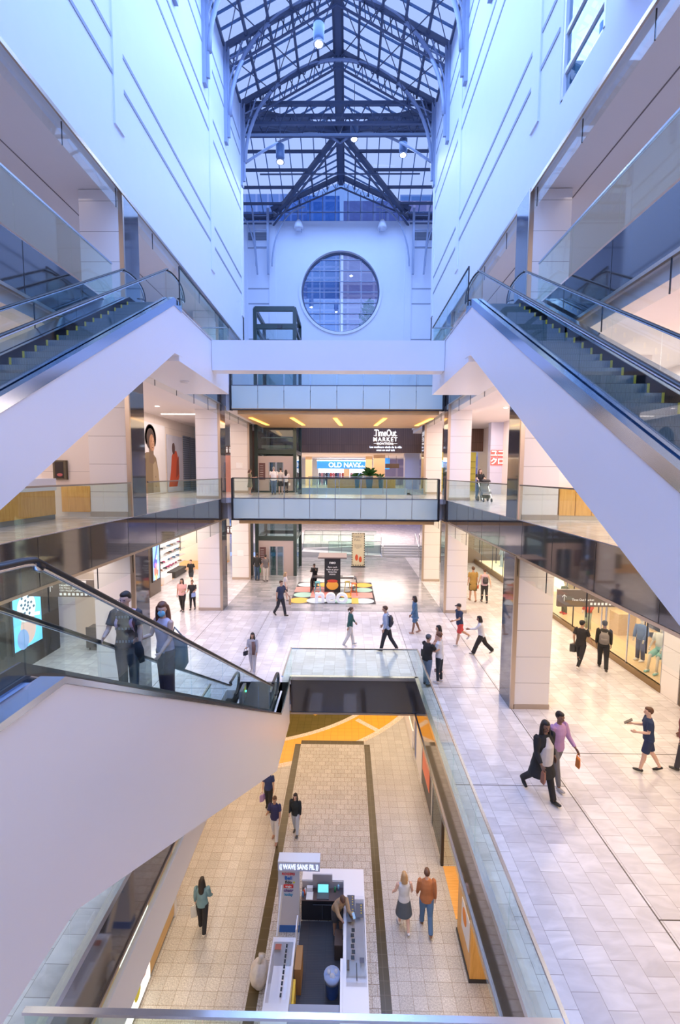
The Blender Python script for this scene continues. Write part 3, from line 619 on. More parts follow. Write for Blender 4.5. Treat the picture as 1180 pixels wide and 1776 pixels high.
railing('glass_railing', 'long glass railing on the right edge of the floor opening', (OX1, OY0), (OX1, OY1-.1), 0, STEEL, 1.12, 1.9)
railing('glass_railing', 'glass railing along the far edge of the floor opening', (EX, OY1-.1), (OX1, OY1-.1), 0, STEEL, 1.12, 2.2)
railing('glass_railing', 'glass railing with wide steel handrail at the bottom of the photo', (-3.8, OY0+.05), (OX1, OY0+.05), 0, STEEL, 1.1, 1.9, wide=.07)
railing('glass_railing', 'short glass railing between the escalator foot and the opening', (EX+.02, 13.7), (EX+.02, OY1-.1), 0, STEEL, 1.12, 1.2)
for z, q in ((L1, 'middle'),):
    for x, s in ((XL+.02, 'left'), (XR-.02, 'right')):
        for i, (ya, yb) in enumerate(((YB, 3.1), (4.4, 13.9), (15.1, 23.9), (25.1, 26))):
            if i == 3: continue
            railing('glass_railing', 'glass railing of the %s %s gallery, %s stretch' % (q, s, ('rear', 'near', 'far')[i]), (x, ya), (x, yb), z, mat('dull_rail', (.35, .31, .29), .3, .8), 1.07, 1.7)
for x, s in ((XL+.02, 'left'), (XR-.02, 'right')):
    railing('glass_railing', 'glass railing of the upper %s gallery, stretch before the escalator head' % s, (x, -2), (x, 13.2), L2, STEEL, 1.1, 2.0)
# bridges
def bridge(z, y0, y1, x0, x1, zb, lab, h=1.1):
    struct('floor', MB().box(XL, XR, y0+.05, y1, z-.28, z), FLOOR0, 'floor of the %s' % lab)
    t = thing('footbridge', '%s with frosted glass front and oak underside' % lab, 'bridge', (XC, y0, zb), world=True)
    MB().box(XL, XR, y0+.3, y1, zb+.02, z-.29).build('deck', SOFFIT, t)
    MB().box(x0+.3, x1-.15, y0+.14, y1, zb-.2, zb+.01).build('oak_soffit', OAKX, t)
    n = 8; L = x1-x0
    for i in range(n):
        a = x0+L*i/n+.012; b = x0+L*(i+1)/n-.012
        MB().box(a, b, y0, y0+.02, zb+.1, z-.02).build('frosted_panel', FROST, t)
        MB().box(a, b, y0-.01, y0+.01, z, z+h-.02).build('glass_panel', GLASSG, t)
        if i: MB().box(a-.03, a+.01, y0+.02, y0+.06, z-.05, z+h-.03).build('post', STEEL, t)
    MB().box(x0-.05, x1+.05, y0-.03, y0+.04, z+h-.02, z+h+.03).build('handrail', BLACK, t)
    MB().box(x0, x1, y0-.01, y0+.05, z-.03, z+.01).build('floor_strip', STEELB, t)
    m = MB().box(x0-.1, x0, y0-.03, y0+.3, zb, z+h).box(x1, x1+.1, y0-.03, y0+.3, zb, z+h).box(x0-.1, x1+.1, y0-.03, y0+.06, zb, zb+.06); m.build('black_frame', BLACK, t)
    return t
bt = bridge(L1, 25.0, 29.9, -6.3, 5.05, 4.86, 'lower glass footbridge')
bt = bridge(L2, 25.0, 32.4, -6.32, 5.18, 10.9, 'upper glass footbridge')
MB().box(-6.32, 5.18, 25.01, 25.03, 10.96, 11.15).build('oak_trim', OAKX, bt)
OSL = em('amber_slot', (1, .55, .12), 2.2)
for i, x in enumerate((-5.6, -3.2, -.7, 2.2, 4.9)):
    MB().prism([(x-.12, 26.5), (x+.12, 26.5), (x+.12+(.3 if x < 0 else -.3), 30.5), (x-.12+(.3 if x < 0 else -.3), 30.5)], 'Z', 10.66, 10.675).build('slot_light', OSL, bt)
railing('glass_railing', 'glass railing on the far side of the lower footbridge', (-3.4, 29.85), (5.3, 29.85), L1, BLACK, 1.1, 1.45, posts=True)
railing('glass_railing', 'glass railing on the far side of the upper footbridge', (-3.4, 32.3), (5.3, 32.3), L2, BLACK, 1.1, 1.45)
# cross beam and landings of the upper escalators
struct('trim_cross_beam', MB().box(-4.85, 3.45, 16.5, 17.1, 11.15, 12.2), CLAD, 'white beam spanning between the two escalator landings')
for x0, x1, s in ((XL, -4.85, 'left'), (3.45, XR, 'right')):
    struct('floor', MB().box(x0, x1, 13.4, 18.8, L2-.06, L2), FLOOR0)
    struct('trim_landing_%s' % s, MB().box(x0+.01, x1-.01, 13.3, 18.8, 10.7, L2-.07), CLAD, 'white boxed escalator landing on the %s' % s)
    xx = -4.8 if s == 'left' else 3.4
    t = railing('glass_railing', 'glass guard with black edge on the inner side of the %s escalator landing' % s, (xx, 13.3), (xx, 18.7), L2-.0, BLACK, 1.06, 1.4, wide=.03)
    MB().box(xx-.015, xx+.015, 13.28, 13.31, L2, L2+1.06).build('edge_post', BLACK, t)
    railing('glass_railing', 'glass guard across the far end of the %s escalator landing' % s, (x0, 18.7), (x1, 18.7), L2, STEEL, 1.06, 1.0)
tag(MB().tube([(-5.75, 16.2, 10.69), (-5.75, 16.2, 10.66)], [.16, .14], 16).build('ceiling_speaker', PLASTW, smooth=False), 'round fitting in the underside of the left escalator landing', 'ceiling fitting')

# ------------------------------------------------------------------ escalators
TREAD = tiles('ribbed_step', (0.07, 0.09, 0.10), (0.07, 0.09, 0.10), (0.02, 0.025, 0.03), 0.016, 3, .35, .006, 0, 'XY')
RISER = tiles('ribbed_riser', (0.28, 0.36, 0.38), (0.28, 0.36, 0.38), (0.10, 0.13, 0.14), 0.016, 3, .3, .006, 0, 'XZ')
YEL = mat('yellow_edge', (.85, .62, .04), .5); DECK = mat('blue_steel_deck', (0.50, 0.58, 0.72), 0.16, 1.0)
def escalator(name, lab, X0, X1, yb, d, zb, zt, hx0, hx1, thick=1.5, y_in=None, side='right', lip=.10, drop=.22, rail_ext=0, low_ext=.9, top_ext=.6, glass_top=.83):
    # runs in y: height z(s) = zb below s=0, rising at 30 degrees to zt at s=R; s = d*(y-yb)
    R = (zt-zb)/math.tan(PI/6); Y = lambda s_: yb+d*s_
    def zl(s_): return zb+max(0, min(1, s_/R))*(zt-zb)
    t = thing(name, lab, 'escalator', ((X0+X1)/2, yb, zb), world=True)
    # truss cladding: side outline
    lo = thick/math.cos(PI/6)
    out = [(Y(-low_ext), zb+min(0, lip)), (Y(0), zb+min(0, lip)), (Y(R), zt+lip-drop), (Y(R+top_ext), zt+lip-drop), (Y(R+top_ext), zt-thick-.1), (Y(R), zt-lo+.06), (Y(.9), zb-lo+.06+.9*math.tan(PI/6)), (Y(-low_ext), zb-lo+.35)]
    iw0, iw1 = hx0+.12, hx1-.12
    low = [(a_, b_-(.42 if i_ < 4 else 0)) for i_, (a_, b_) in enumerate(out)]
    MB().prism(out, 'X', X0, iw0-.03).prism(out, 'X', iw1+.03, X1).prism(low, 'X', iw0-.03, iw1+.03).build('truss_cladding', CLAD, t)
    # deck strips beside each handrail (outer and inner)
    for a, b in ((X0-.01, hx0-.03), (hx0+.03, iw0), (iw1, hx1-.03), (hx1+.03, X1+.012)):
        m = MB(); pts = [(-low_ext, zb+lip), (0, zb+lip), (R, zt+lip), (R+top_ext, zt+lip)]
        for (s0, q0), (s1, q1) in zip(pts, pts[1:]):
            m.add([(a, Y(s0), q0), (b, Y(s0), q0), (b, Y(s1), q1), (a, Y(s1), q1), (a, Y(s0), q0-drop), (b, Y(s0), q0-drop), (b, Y(s1), q1-drop), (a, Y(s1), q1-drop)],
                  [(0, 1, 2, 3), (4, 7, 6, 5), (0, 3, 7, 4), (1, 5, 6, 2), (0, 4, 5, 1), (3, 2, 6, 7)])
        m.build('steel_deck', DECK, t)
    # skirts, step band
    m = MB()
    for x in (iw0-.01, iw1+.01):
        m.prism([(Y(-.8), zb-.25), (Y(0), zb-.25), (Y(R), zt-.25), (Y(R+.4), zt-.25), (Y(R+.4), zt+.1), (Y(R), zt+.1), (Y(.2), zb+.22), (Y(-.8), zb+.08)], 'X', x-.01, x+.01)
    m.build('skirt', mat('skirt_metal', (.12, .12, .13), .35, .6), t)
    n = int(R/.35)
    step_m = MB()
    for i in range(n+1):
        s0 = i*.35; z1 = zb+s0*math.tan(PI/6)+.0; z1 = min(z1, zt)
        st_ = MB().m(0).box(iw0, iw1, Y(s0), Y(s0+.36), z1-.03, z1)
        st_.m(1).box(iw0, iw1, Y(s0)-.008, Y(s0)+.008, z1-.21, z1-.005)
        st_.m(2).box(iw0, iw0+.035, Y(s0)-.014*d-.008, Y(s0)-.014*d+.008, z1-.2, z1).box(iw1-.035, iw1, Y(s0)-.014*d-.008, Y(s0)-.014*d+.008, z1-.2, z1)
        st_.m(2).box(iw0, iw1, Y(s0), Y(s0+.03) if False else Y(s0)+d*.02, z1, z1+.002) if False else None
        st_.build('step', [TREAD, RISER, YEL], t)
    MB().box(iw0, iw1, Y(-low_ext), Y(0), zb+.0, zb+.012).box(iw0, iw1, Y(R+.3), Y(R+top_ext+.3), zt+.0, zt+.012).build('floor_plate', TREAD, t)
    MB().box(iw0, iw1, Y(-.06), Y(.06), zb+.012, zb+.02).build('comb_line', YEL, t)
    # balustrade glass and handrails
    H = glass_top
    for x in (hx0, hx1):
        path = [(-.25, .45), (-.62, .52), (-.78, .76), (-.68, .99), (-.42, 1.08), (0, 1.1)]
        P = [(s_, zb+q) for s_, q in path] + [(.3, zb+1.13), (.7, zb+.02+H+.7*math.tan(PI/6)), (R*.5, zb+.02+H+R*.5*math.tan(PI/6))]
        P += [(R-.5, zt+H-.5*math.tan(PI/6)+.02), (R-.1, zt+H-.06), (R+.3, zt+H+.02)]
        E_ = rail_ext
        P += [(R+.85+E_, zt+H+.0), (R+1.15+E_, zt+H-.16), (R+1.25+E_, zt+H-.4), (R+1.12+E_, zt+.45), (R+.8+E_, zt+.35)]
        # smooth the path
        def cr(p0, p1, p2, p3, u): return tuple(.5*((2*p1[k])+(-p0[k]+p2[k])*u+(2*p0[k]-5*p1[k]+4*p2[k]-p3[k])*u*u+(-p0[k]+3*p1[k]-3*p2[k]+p3[k])*u**3) for k in (0, 1))
        Q = []
        for i in range(len(P)-1):
            p0 = P[max(i-1, 0)]; p3 = P[min(i+2, len(P)-1)]; far = abs(P[i+1][0]-P[i][0]) > 2
            for u in ([0] if far else [0, .2, .4, .6, .8]):
                Q.append(cr(p0, P[i], P[i+1], p3, u))
        Q.append(P[-1])
        MB().tube([(x, Y(a), b) for a, b in Q], [(.045, .022)]*len(Q), 10, side=(1, 0, 0)).build('handrail', RUBBER, t, smooth=True)
        MB().tube([(x, Y(a), b-.03) for a, b in Q[5:-5]], [(.022, .018)]*len(Q[5:-5]), 6, side=(1, 0, 0)).build('rail_guide', STEEL, t, smooth=True)
        # glass panels split along the run
        nP = 9; s_a, s_b = -.70, R+1.12+rail_ext; lim = lambda s_: next((Q[i][1]+(Q[i+1][1]-Q[i][1])*(s_-Q[i][0])/(Q[i+1][0]-Q[i][0]) for i in range(12, len(Q)-1) if Q[i][0] <= s_ <= Q[i+1][0] and Q[i+1][0] > Q[i][0]), None)
        for k in range(nP):
            u0 = s_a+(s_b-s_a)*k/nP; u1 = s_a+(s_b-s_a)*(k+1)/nP-.012; top = []; bot = []
            for j in range(7):
                s_ = u0+(u1-u0)*j/6; zt_ = lim(s_)
                if zt_ is None: zt_ = (zb+.95 - max(0, -s_-.45)*1.2) if s_ < 0 else (zt+H-.06-max(0, s_-R-.85-rail_ext)*1.4)
                lo_ = (zb+.05) if s_ < 0 else (zb+.05+s_*math.tan(PI/6) if s_ < R else zt+.05)
                top.append((Y(s_), zt_-.03)); bot.append((Y(s_), lo_))
            MB().prism(bot+top[::-1], 'X', x-.006, x+.006).build('glass_panel', GLASSE, t)
    return t, Y, zl, R
ZT = L2
ry = 13.3-.35
escalator('escalator', 'upper left escalator rising away to the top landing', -6.62, -4.85, ry-(ZT-L1)/math.tan(PI/6), 1, L1, ZT, -6.2, -5.0, 1.28)
escalator('escalator', 'upper right escalator rising away to the top landing', 3.45, 5.22, 13.4-.35-(ZT-L1)/math.tan(PI/6), 1, L1, ZT, 3.6, 4.85, 1.28)
et, eY, ezl, eR = escalator('escalator', 'lower left escalator coming up towards the viewer with two riders', -3.75, -2.0, 13.55, -1, 0, 6.05, -3.5, -2.2, 1.62, low_ext=2.1, top_ext=2.6, lip=.0, drop=.05, rail_ext=2.2)
struct('floor', MB().box(-6.7, -3.75, .75, 1.0, L1-.3, L1), FLOOR0)
MB().box(-3.4, -3.3, 13.9, 14.5, .03, .5).box(-2.42, -2.36, 13.9, 14.5, .03, .5).build('control_box', mat('grey_box', (.25, .25, .27), .35, .5), et)
MB().box(-3.29, -3.285, 14.1, 14.35, .35, .5).box(-2.43, -2.425, 14.1, 14.35, .35, .5).build('warning_label', mat('yellow_label', (.8, .85, .1), .5), et)
MB().ell((-3.28, 14.35, .3), (.02, .03, .03), 8).build('indicator_light', em('green_lamp', (.05, 1, .5), 6), et)

# ------------------------------------------------------------------ elevator
t = thing('glass_elevator', 'dark green steel and glass elevator tower on the left of the bridges', 'elevator', (-5.1, 33.5, 0), world=True)
ex0, ex1, ey0, ey1, ezt = -6.5, -3.72, 32.6, 36.2, 18.9
m = MB()
for x in (ex0, ex1):
    for y in (ey0, ey1): m.box(x-.12, x+.12, y-.12, y+.12, 0, ezt)
for z in (2.75, 4.9, 6.05, 9.0, 11.3, 12.2, 15.4, 17.7, ezt):
    m.box(ex0, ex1, ey0-.1, ey0+.1, z-.16, z+.16).box(ex0, ex1, ey1-.1, ey1+.1, z-.14, z+.14).box(ex0-.1, ex0+.1, ey0, ey1, z-.14, z+.14).box(ex1-.1, ex1+.1, ey0, ey1, z-.14, z+.14)
m.build('frame', GREEN, t)
g = MB()
for z0, z1 in ((2.9, 4.8), (9.2, 11.2), (12.3, 15.3), (15.6, 17.5)): g.box(ex0+.1, ex1-.1, ey0-.02, ey0, z0, z1)
for z0, z1 in ((0, 4.8), (6.2, 11.2), (12.3, 17.5)): g.box(ex1-.01, ex1+.01, ey0+.1, ey1-.1, z0, z1).box(ex0+.1, ex1-.1, ey1, ey1+.02, z0, z1).box(ex0-.01, ex0+.01, ey0+.1, ey1-.1, z0, z1)
g.build('glazing', glass('shaft_glass', (.72, .80, .80), .08), t)
LOB = mat('satin_steel_wall', (.62, .52, .48), .3, .6)
for z in (0, L1):
    MB().box(ex0+.1, -5.6, ey0-.06, ey0, z, z+2.6).box(-4.55, ex1-.1, ey0-.06, ey0, z, z+2.6).box(-5.6, -4.55, ey0-.06, ey0, z+2.15, z+2.6).build('steel_wall', LOB, t)
    for x in (-5.58, -5.06): d = MB().box(x, x+.5, ey0-.03, ey0-.01, z+.02, z+2.15).build('door', glass('lift_door_glass', (.35, .5, .5), .15), t); MB().box(x, x+.05, ey0-.05, ey0-.02, z, z+2.15).box(x+.45, x+.5, ey0-.05, ey0-.02, z, z+2.15).build('door_frame', STEEL, d)
    MB().box(-6.3, -5.85, ey0-.09, ey0-.06, z+.9, z+2.1).build('directory_board', mat('maroon_board', (.16, .08, .08), .4), t)
    for k in range(6): MB().box(-6.24, -6.0, ey0-.095, ey0-.09, z+1.1+k*.16, z+1.12+k*.16).build('directory_line', PAPER, t)
MB().box(ex0+.3, ex1-.3, ey0+.4, ey1-.4, 9.3, 9.5).box(ex0+.3, ex1-.3, ey0+.4, ey1-.4, 11.6, 11.8).box(ex0+.3, ex1-.3, ey0+.4, ey0+.5, 10.0, 10.08).build('cabin_machinery', mat('machine_grey', (.3, .33, .33), .4, .4), t)
MB().box(-4.9, -4.6, ey0-.2, ey0-.1, 17.55, 17.75).build('floodlamp', BLACK, t)
struct('floor', MB().box(XL, -3.5, 29.85, 32.5, L1-.28, L1), FLOOR0, 'elevator lobby floor')
struct('floor', MB().box(XL, -3.5, 32.4, 32.5, L2-.28, L2), FLOOR0)
struct('wall_left', MB().box(-8.2, -6.8, 36.3, 36.5, L1, 11), mat('slat_side', (.16, .09, .07), .5))

# ------------------------------------------------------------------ far hall behind the bridges
SLAT = tiles('dark_slat_wood', (.19, .105, .075), (.155, .085, .062), (.07, .04, .03), .16, 5, .5, .012, 0, 'XZ')
struct('wall_back', MB().box(-10, 8.6, 40, 40.25, 9.3, L2), SLAT, 'dark vertical-slat wall carrying the market sign')
struct('floor', MB().box(-14, 12.7, 40, 60, L1-.3, L1), FLOOR0); struct('floor', MB().box(-14, 12.7, 40.2, 42.7, L2-.3, L2), FLOOR0)
struct('trim_pale_edge', MB().box(-4.0, XR, 39.9, 40, 5.55, 6.2), mat('pale_blue_panel', (.62, .70, .85), .4), 'pale blue slab edge across the far hall')
struct('ceiling', MB().box(-14, 12.7, 40.25, 60, 9.3, 9.5), SOFFIT, 'ceiling of the far upper hall'); struct('ceiling', MB().box(-14, 12.7, 40, 60, 5.0, 5.2), SOFFIT, 'ceiling of the far lower hall')
struct('wall_back', MB().box(-14, 12.7, 59.8, 60, 0, 9.4), mat('cream_wall', (.80, .72, .62), .6))
railing('glass_railing', 'glass railing at the far edge of the void, before the food hall', (-3.4, 40.1), (5.2, 40.1), L1+.05, STEEL, 1.05, 1.6)
CREAM = mat('cream_pier', (.78, .60, .40), .5)
for i, (x, y, wd, q) in enumerate(((-5.6, 44, .9, 'beside the elevator'), (-4.2, 50, .7, 'left of the blue shop sign'), (2.35, 48, .7, 'nearest the blue shop sign on its right'), (3.2, 44.5, 1.1, 'broad, under the market sign'), (9.2, 45, 1.1, 'far right behind the pale blue pier'))):
    o = MB().box(x-wd/2, x+wd/2, y, y+wd, L1, 9.3).build('pier', CREAM); tag(o, 'cream square pier in the food hall, %s' % q, 'pier', kind='structure')
tag(MB().box(5.2, 6.5, 40.6, 41.6, L1, 9.3).build('pier', mat('lavender_pier', (.50, .52, .75), .5)), 'pale blue square pier at the right of the food hall', 'pier', kind='structure')
# old navy shop
t = thing('clothing_shop', 'far clothing shop with a blue lettered sign band', 'shop', (-.6, 55, L1), world=True)
sb = MB().box(-3.6, 2.6, 55, 55.2, 8.05, 8.95).build('sign_band', mat('sign_blue', (.03, .22, .62), .5, emit=(.05, .35, .9), es=.7), t)
MB().box(-3.6, 2.6, 54.9, 55.3, 8.98, 9.1).build('sign_light', LEDW, t)
text('sign_lettering', 'OLD NAVY', .78, em('white_sign', (1, 1, 1), 1.0), (-.25, 54.98, 8.48), FACE, t, .03, bold=True)
text('sign_lettering', 'redefine your style.', .36, em('white_sign', (1, 1, 1), 1.0), (2.55, 54.98, 8.35), FACE, t, .02)
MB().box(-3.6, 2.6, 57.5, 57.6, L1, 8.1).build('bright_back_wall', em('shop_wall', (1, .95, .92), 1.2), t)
MB().box(-.35, .35, 54.95, 55.25, L1, 8.05).build('door_pier', CREAM, t)
random.seed(11)
HC = [(.5, .1, .1), (.1, .15, .35), (.05, .05, .08), (.6, .3, .35), (.15, .3, .5), (.7, .7, .72), (.6, .2, .25), (.2, .2, .25)]
for i in range(22):
    x = -3.3+i*.28+random.uniform(-.05, .05)
    if -.4 < x < .4: continue
    g = MB().tube([(x, 55.8, L1), (x, 55.8, L1+.6), (x, 55.8, L1+1.0), (x, 55.8, L1+1.35), (x, 55.8, L1+1.5)], [(.10, .08), (.17, .12), (.15, .1), (.17, .1), (.05, .05)], 8, side=(1, 0, 0))
    c = random.choice(HC); tag(g.build('hung_garment', mat('garment_%d' % HC.index(c), c, .8)), 'garment on display inside the far clothing shop', 'garment', 'garments in the far clothing shop')
# blue sliver of sign right of the broad pier
tag(MB().box(4.2, 5.0, 53, 53.1, 8.0, 9.3).build('shop_sign', MATS['sign_blue']), 'slice of a blue shop sign right of the broad cream pier', 'sign')
tag(MB().box(3.9, 5.3, 46, 46.08, 8.05, 8.5).box(4.2, 4.23, 46.02, 46.05, 8.5, 9.3).box(5, 5.03, 46.02, 46.05, 8.5, 9.3).build('hanging_sign', mat('brown_sign', (.09, .06, .05), .5)), 'small dark hanging sign in the food hall right of the cream pier', 'sign')
# the market sign
WS = em('lit_letters', (1, .96, .9), 1.1); OUT_ = em('lit_script', (.80, .88, 1), 1.5)
t = thing('market_sign', 'white lit market sign with script line on the dark slat wall', 'sign', (3.4, 39.9, 10), world=True)
text('lettering', 'TimeOut', .82, WS, (3.35, 39.985, 11.0), FACE, t, .02, sx=.62, bold=True)
text('lettering', 'MARKET', .48, WS, (3.35, 39.985, 10.46), FACE, t, .02, spacing=1.25, bold=True)
text('lettering', 'MONTRÉAL', .26, WS, (3.35, 39.985, 10.1), FACE, t, .02, spacing=1.1, bold=True)
MB().box(2.35, 2.85, 39.9, 39.93, 10.09, 10.12).box(3.9, 4.4, 39.9, 39.93, 10.09, 10.12).box(2.35, 2.6, 39.9, 39.93, 10.78, 10.81).box(4.15, 4.4, 39.9, 39.93, 10.78, 10.81).build('rule', WS, t)
text('script_lettering', 'Les meilleurs chefs de la ville', .24, OUT_, (3.4, 39.985, 9.8), FACE, t, .02, bold=True)
text('script_lettering', 'sous un seul toit', .24, OUT_, (3.4, 39.985, 9.54), FACE, t, .02, bold=True)
# linear light over the slat wall
tag(MB().box(XL, XR, 39.9, 40.0, L2-.1, L2-.05).build('light_line', em('cool_line', (.8, .88, 1), 3)), 'thin cool light line above the dark slat wall', 'light')
# food hall counter and planters
t = tag(MB().box(-1.8, 4.6, 42.6, 43.3, L1, L1+.85).build('service_counter', OAK), 'long oak service counter behind the far glass railing', 'counter')
LEAF = mat('plant_leaf', (.05, .20, .04), .45)
def plant(x, y, z, s, lab, potc, potm, kind):
    t = thing('potted_plant', lab, 'plant', (x, y, z)); random.seed(int(x*100))
    if potm: MB().tube([(0, 0, 0), (0, 0, potc)], [.16*s, .24*s], 16).build('pot', potm, t, smooth=False); MB().cyl(0, 0, potc-.06, potc-.02, .22*s).build('soil', mat('soil', (.05, .03, .02), .9), t)
    f = MB()
    for i in range(34 if kind else 26):
        a = random.random()*2*PI; el = random.uniform(.25, 1.25); L = s*random.uniform(.45, .9)
        d = Vector((math.cos(a)*math.cos(el), math.sin(a)*math.cos(el), math.sin(el))); sd = d.cross(Vector((0, 0, 1))).normalized()*.09*s*(1.3 if kind else .8)
        b = Vector((0, 0, potc if potm else 0)); mid = b+d*L*.6+Vector((0, 0, .03)); tip = b+d*L-Vector((0, 0, L*.25))
        f.add([b, mid-sd, tip, mid+sd], [(0, 1, 2), (0, 2, 3)])
    f.build('foliage', LEAF, t)
plant(-5.9+.5, 41.0, L1, 1.3, 'leafy plant left of the blue planters behind the far railing', 1.0, mat('black_pot', (.03, .03, .03), .4), 1)
PB = mat('blue_pot', (.10, .20, .24), .35)
plant(.95, 40.9, L1, 1.0, 'low plant in a tall blue pot, left of the bigger plant', 1.0, PB, 0)
plant(2.05, 40.9, L1, 1.5, 'big dark-leaved plant in a tall blue pot behind the far railing', 1.15, PB, 1)
plant(3.1, 40.9, L1, 1.0, 'bright green plant in a tall blue pot, rightmost of the three', .85, PB, 0)
# lower hall: steps, ramp walls, rails
CONC = mat('pale_stone', (.55, .56, .60), .4, noise=.05, nscale=4)
t = thing('stair', 'wide pale stone stair rising to the hall behind the grey floor', 'stair', (5, 40.3, 0), world=True)
for k in range(5): MB().box(3.25, 9.5, 40.3+.34*k, 42.2, .17*k, .17*(k+1)).build('step', CONC, t)
struct('floor', MB().box(-14, 12.7, 42.2, 60, 0, .85), FLOOR0, 'raised floor of the hall beyond the stair')
t = thing('stair_handrail', 'steel double handrail standing on the pale stair', 'handrail', (6.6, 41, 0), world=True)
for x in (6.5, 6.9): MB().tube([(x, 40.0, 0), (x, 40.0, 1.0), (x, 42.4, 1.85), (x, 42.4, .85)], .03, 8).build('rail', STEEL, t)
tag(MB().tube([(3.3, 40.0, 0), (3.3, 40.0, 1.0), (3.3, 42.3, 1.85), (3.3, 42.3, .85)], .03, 8).build('stair_handrail', STEEL), 'steel handrail at the left side of the pale stair', 'handrail')
t = thing('ramp', 'switchback stone ramp with low walls behind the grey floor', 'ramp', (0, 40.4, 0), world=True)
MB().prism([(-4, 0), (3.2, 0), (3.2, .1), (-4, .45)], 'Y', 40.3, 41.6).build('lower_run', CONC, t)
MB().prism([(-4, 0), (3.2, 0), (3.2, .85), (-4, .45)], 'Y', 41.7, 43.0).build('upper_run', CONC, t)
railing('glass_railing', 'front glass railing of the ramp', (-1.6, 40.25), (3.1, 40.25), .15, STEEL, 1.25, 1.3, posts=True)
railing('glass_railing', 'middle glass railing of the ramp', (-4.0, 41.65), (2.6, 41.65), .6, STEEL, 1.2, 1.6, posts=True)
railing('glass_railing', 'upper glass railing behind the ramp', (-4.0, 43.1), (2.9, 43.1), .85, STEEL, 1.15, 1.7, posts=True)
tag(MB().box(.4, 1.3, 44, 44.1, 3.3, 3.7).box(.6, .63, 44.03, 44.06, 3.7, 5.0).box(1.1, 1.13, 44.03, 44.06, 3.7, 5.0).build('hanging_sign', MATS['brown_sign']), 'dark sign just visible under the lower footbridge', 'sign')
struct('door_1', MB().box(8.3, 10.2, 44, 44.2, .85, 4.3), mat('lavender_door', (.55, .56, .72), .5), 'pale grey doorway in the hall, right of the stair')
# ================================================================== side shops, main level left
ANTH = mat('anthracite_wall', (.05, .042, .038), .3)
CRM = panels('cream_wall_panel', (.78, .70, .64), 2.4, 1.5, (.4, .35, .32), .3, 'YZ')
struct('wall_left', MB().box(-12.4, SXL, YB, 18.6, 0, 4.98), ANTH, 'dark wall on the far left of the main level')
struct('wall_left', MB().box(-12.4, SXL, 19.9, 26.2, 0, 4.98), CRM, 'cream panelled wall of the left gallery')
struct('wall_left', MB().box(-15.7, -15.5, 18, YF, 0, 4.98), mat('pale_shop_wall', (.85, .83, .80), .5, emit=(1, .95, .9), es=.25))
struct('wall_back', MB().box(-15.7, -9.9, 37.8, 38, 0, 4.98), mat('warm_white_wall', (.82, .76, .68), .5))
struct('wall_left', MB().box(-15.5, SXL, 19.85, 20.05, 0, 4.98).box(-15.5, SXL, 26.2, 26.35, 0, 4.98), CRM)
def screen(name, lab, x, y0, y1, z0, z1, shapes, bgcol, es=1.2):
    t = thing(name, lab, 'screen', (x, (y0+y1)/2, z0), world=True)
    MB().box(x, x+.06, y0-.08, y1+.08, z0-.1, z1+.1).build('bezel', BLACK, t)
    b = MB().box(x+.06, x+.065, y0, y1, z0, z1).build('picture', em(name+'_bg', bgcol, es), t)
    for i, (kind, cy_, cz_, a, bb, col, rot) in enumerate(shapes):
        m = MB(); n = 24
        if kind == 'e': pts = [(math.cos(2*PI*k/n)*a, math.sin(2*PI*k/n)*bb) for k in range(n)]
        else: pts = [(-a, -bb), (a, -bb), (a, bb), (-a, bb)]
        c_, s_ = math.cos(rot), math.sin(rot); xx = x+.066+.0006*i
        pts = [(cy_+p*c_-q*s_, cz_+p*s_+q*c_) for p, q in pts]
        m.add([(xx, p, q) for p, q in pts], [tuple(range(len(pts)))]); m.build('picture_shape', em('%s_c%d' % (name, i), col, es*.9), b)
    return t
sh = [('e', 16.65, 1.55, .42, .6, (.75, .45, .38), 0), ('e', 16.6, 2.35, .5, .55, (.85, .88, .88), 0), ('r', 16.7, 2.05, .62, .07, (.9, .9, .92), -.2), ('e', 16.35, 1.2, .3, .4, (.25, .35, .6), .2)]
for i in range(16):
    a = i*2.4; r = .08+.024*i
    sh.append(('r', 16.6+r*math.cos(a), 2.4+r*math.sin(a)*1.05, .05, .05, (.05, .12, .18), .5))
screen('advert_screen', 'large lit screen with a checkered bucket hat portrait on the dark left wall', SXL+.02, 15.9, 17.4, .85, 3.0, sh, (.18, .62, .92), 1.0)
t = tag(MB().box(SXL, SXL+.5, 26.35, 27.95, 0, 3.4).build('display_board', mat('brown_black', (.10, .075, .055), .4)), 'dark freestanding board carrying a blue and red lit poster', 'board')
screen('lit_poster', 'lit poster in blue, red and white on the dark board by the shoe shop', SXL+.51, 26.7, 27.6, .95, 3.2,
       [('e', 27.1, 1.45, .3, .4, (.85, .2, .15), .3), ('e', 27.0, 2.0, .25, .35, (.1, .12, .5), -.4), ('e', 27.2, 2.3, .13, .14, (.9, .6, .55), 0), ('r', 27.2, 2.7, .09, .5, (.08, .15, .5), -.4), ('e', 27.05, 1.85, .12, .12, (.9, .2, .35), 0), ('e', 27.35, 1.7, .16, .2, (.9, .9, .95), 0), ('r', 27.1, 1.1, .16, .16, (.95, .5, .2), .4)], (.25, .5, .95), 1.0)
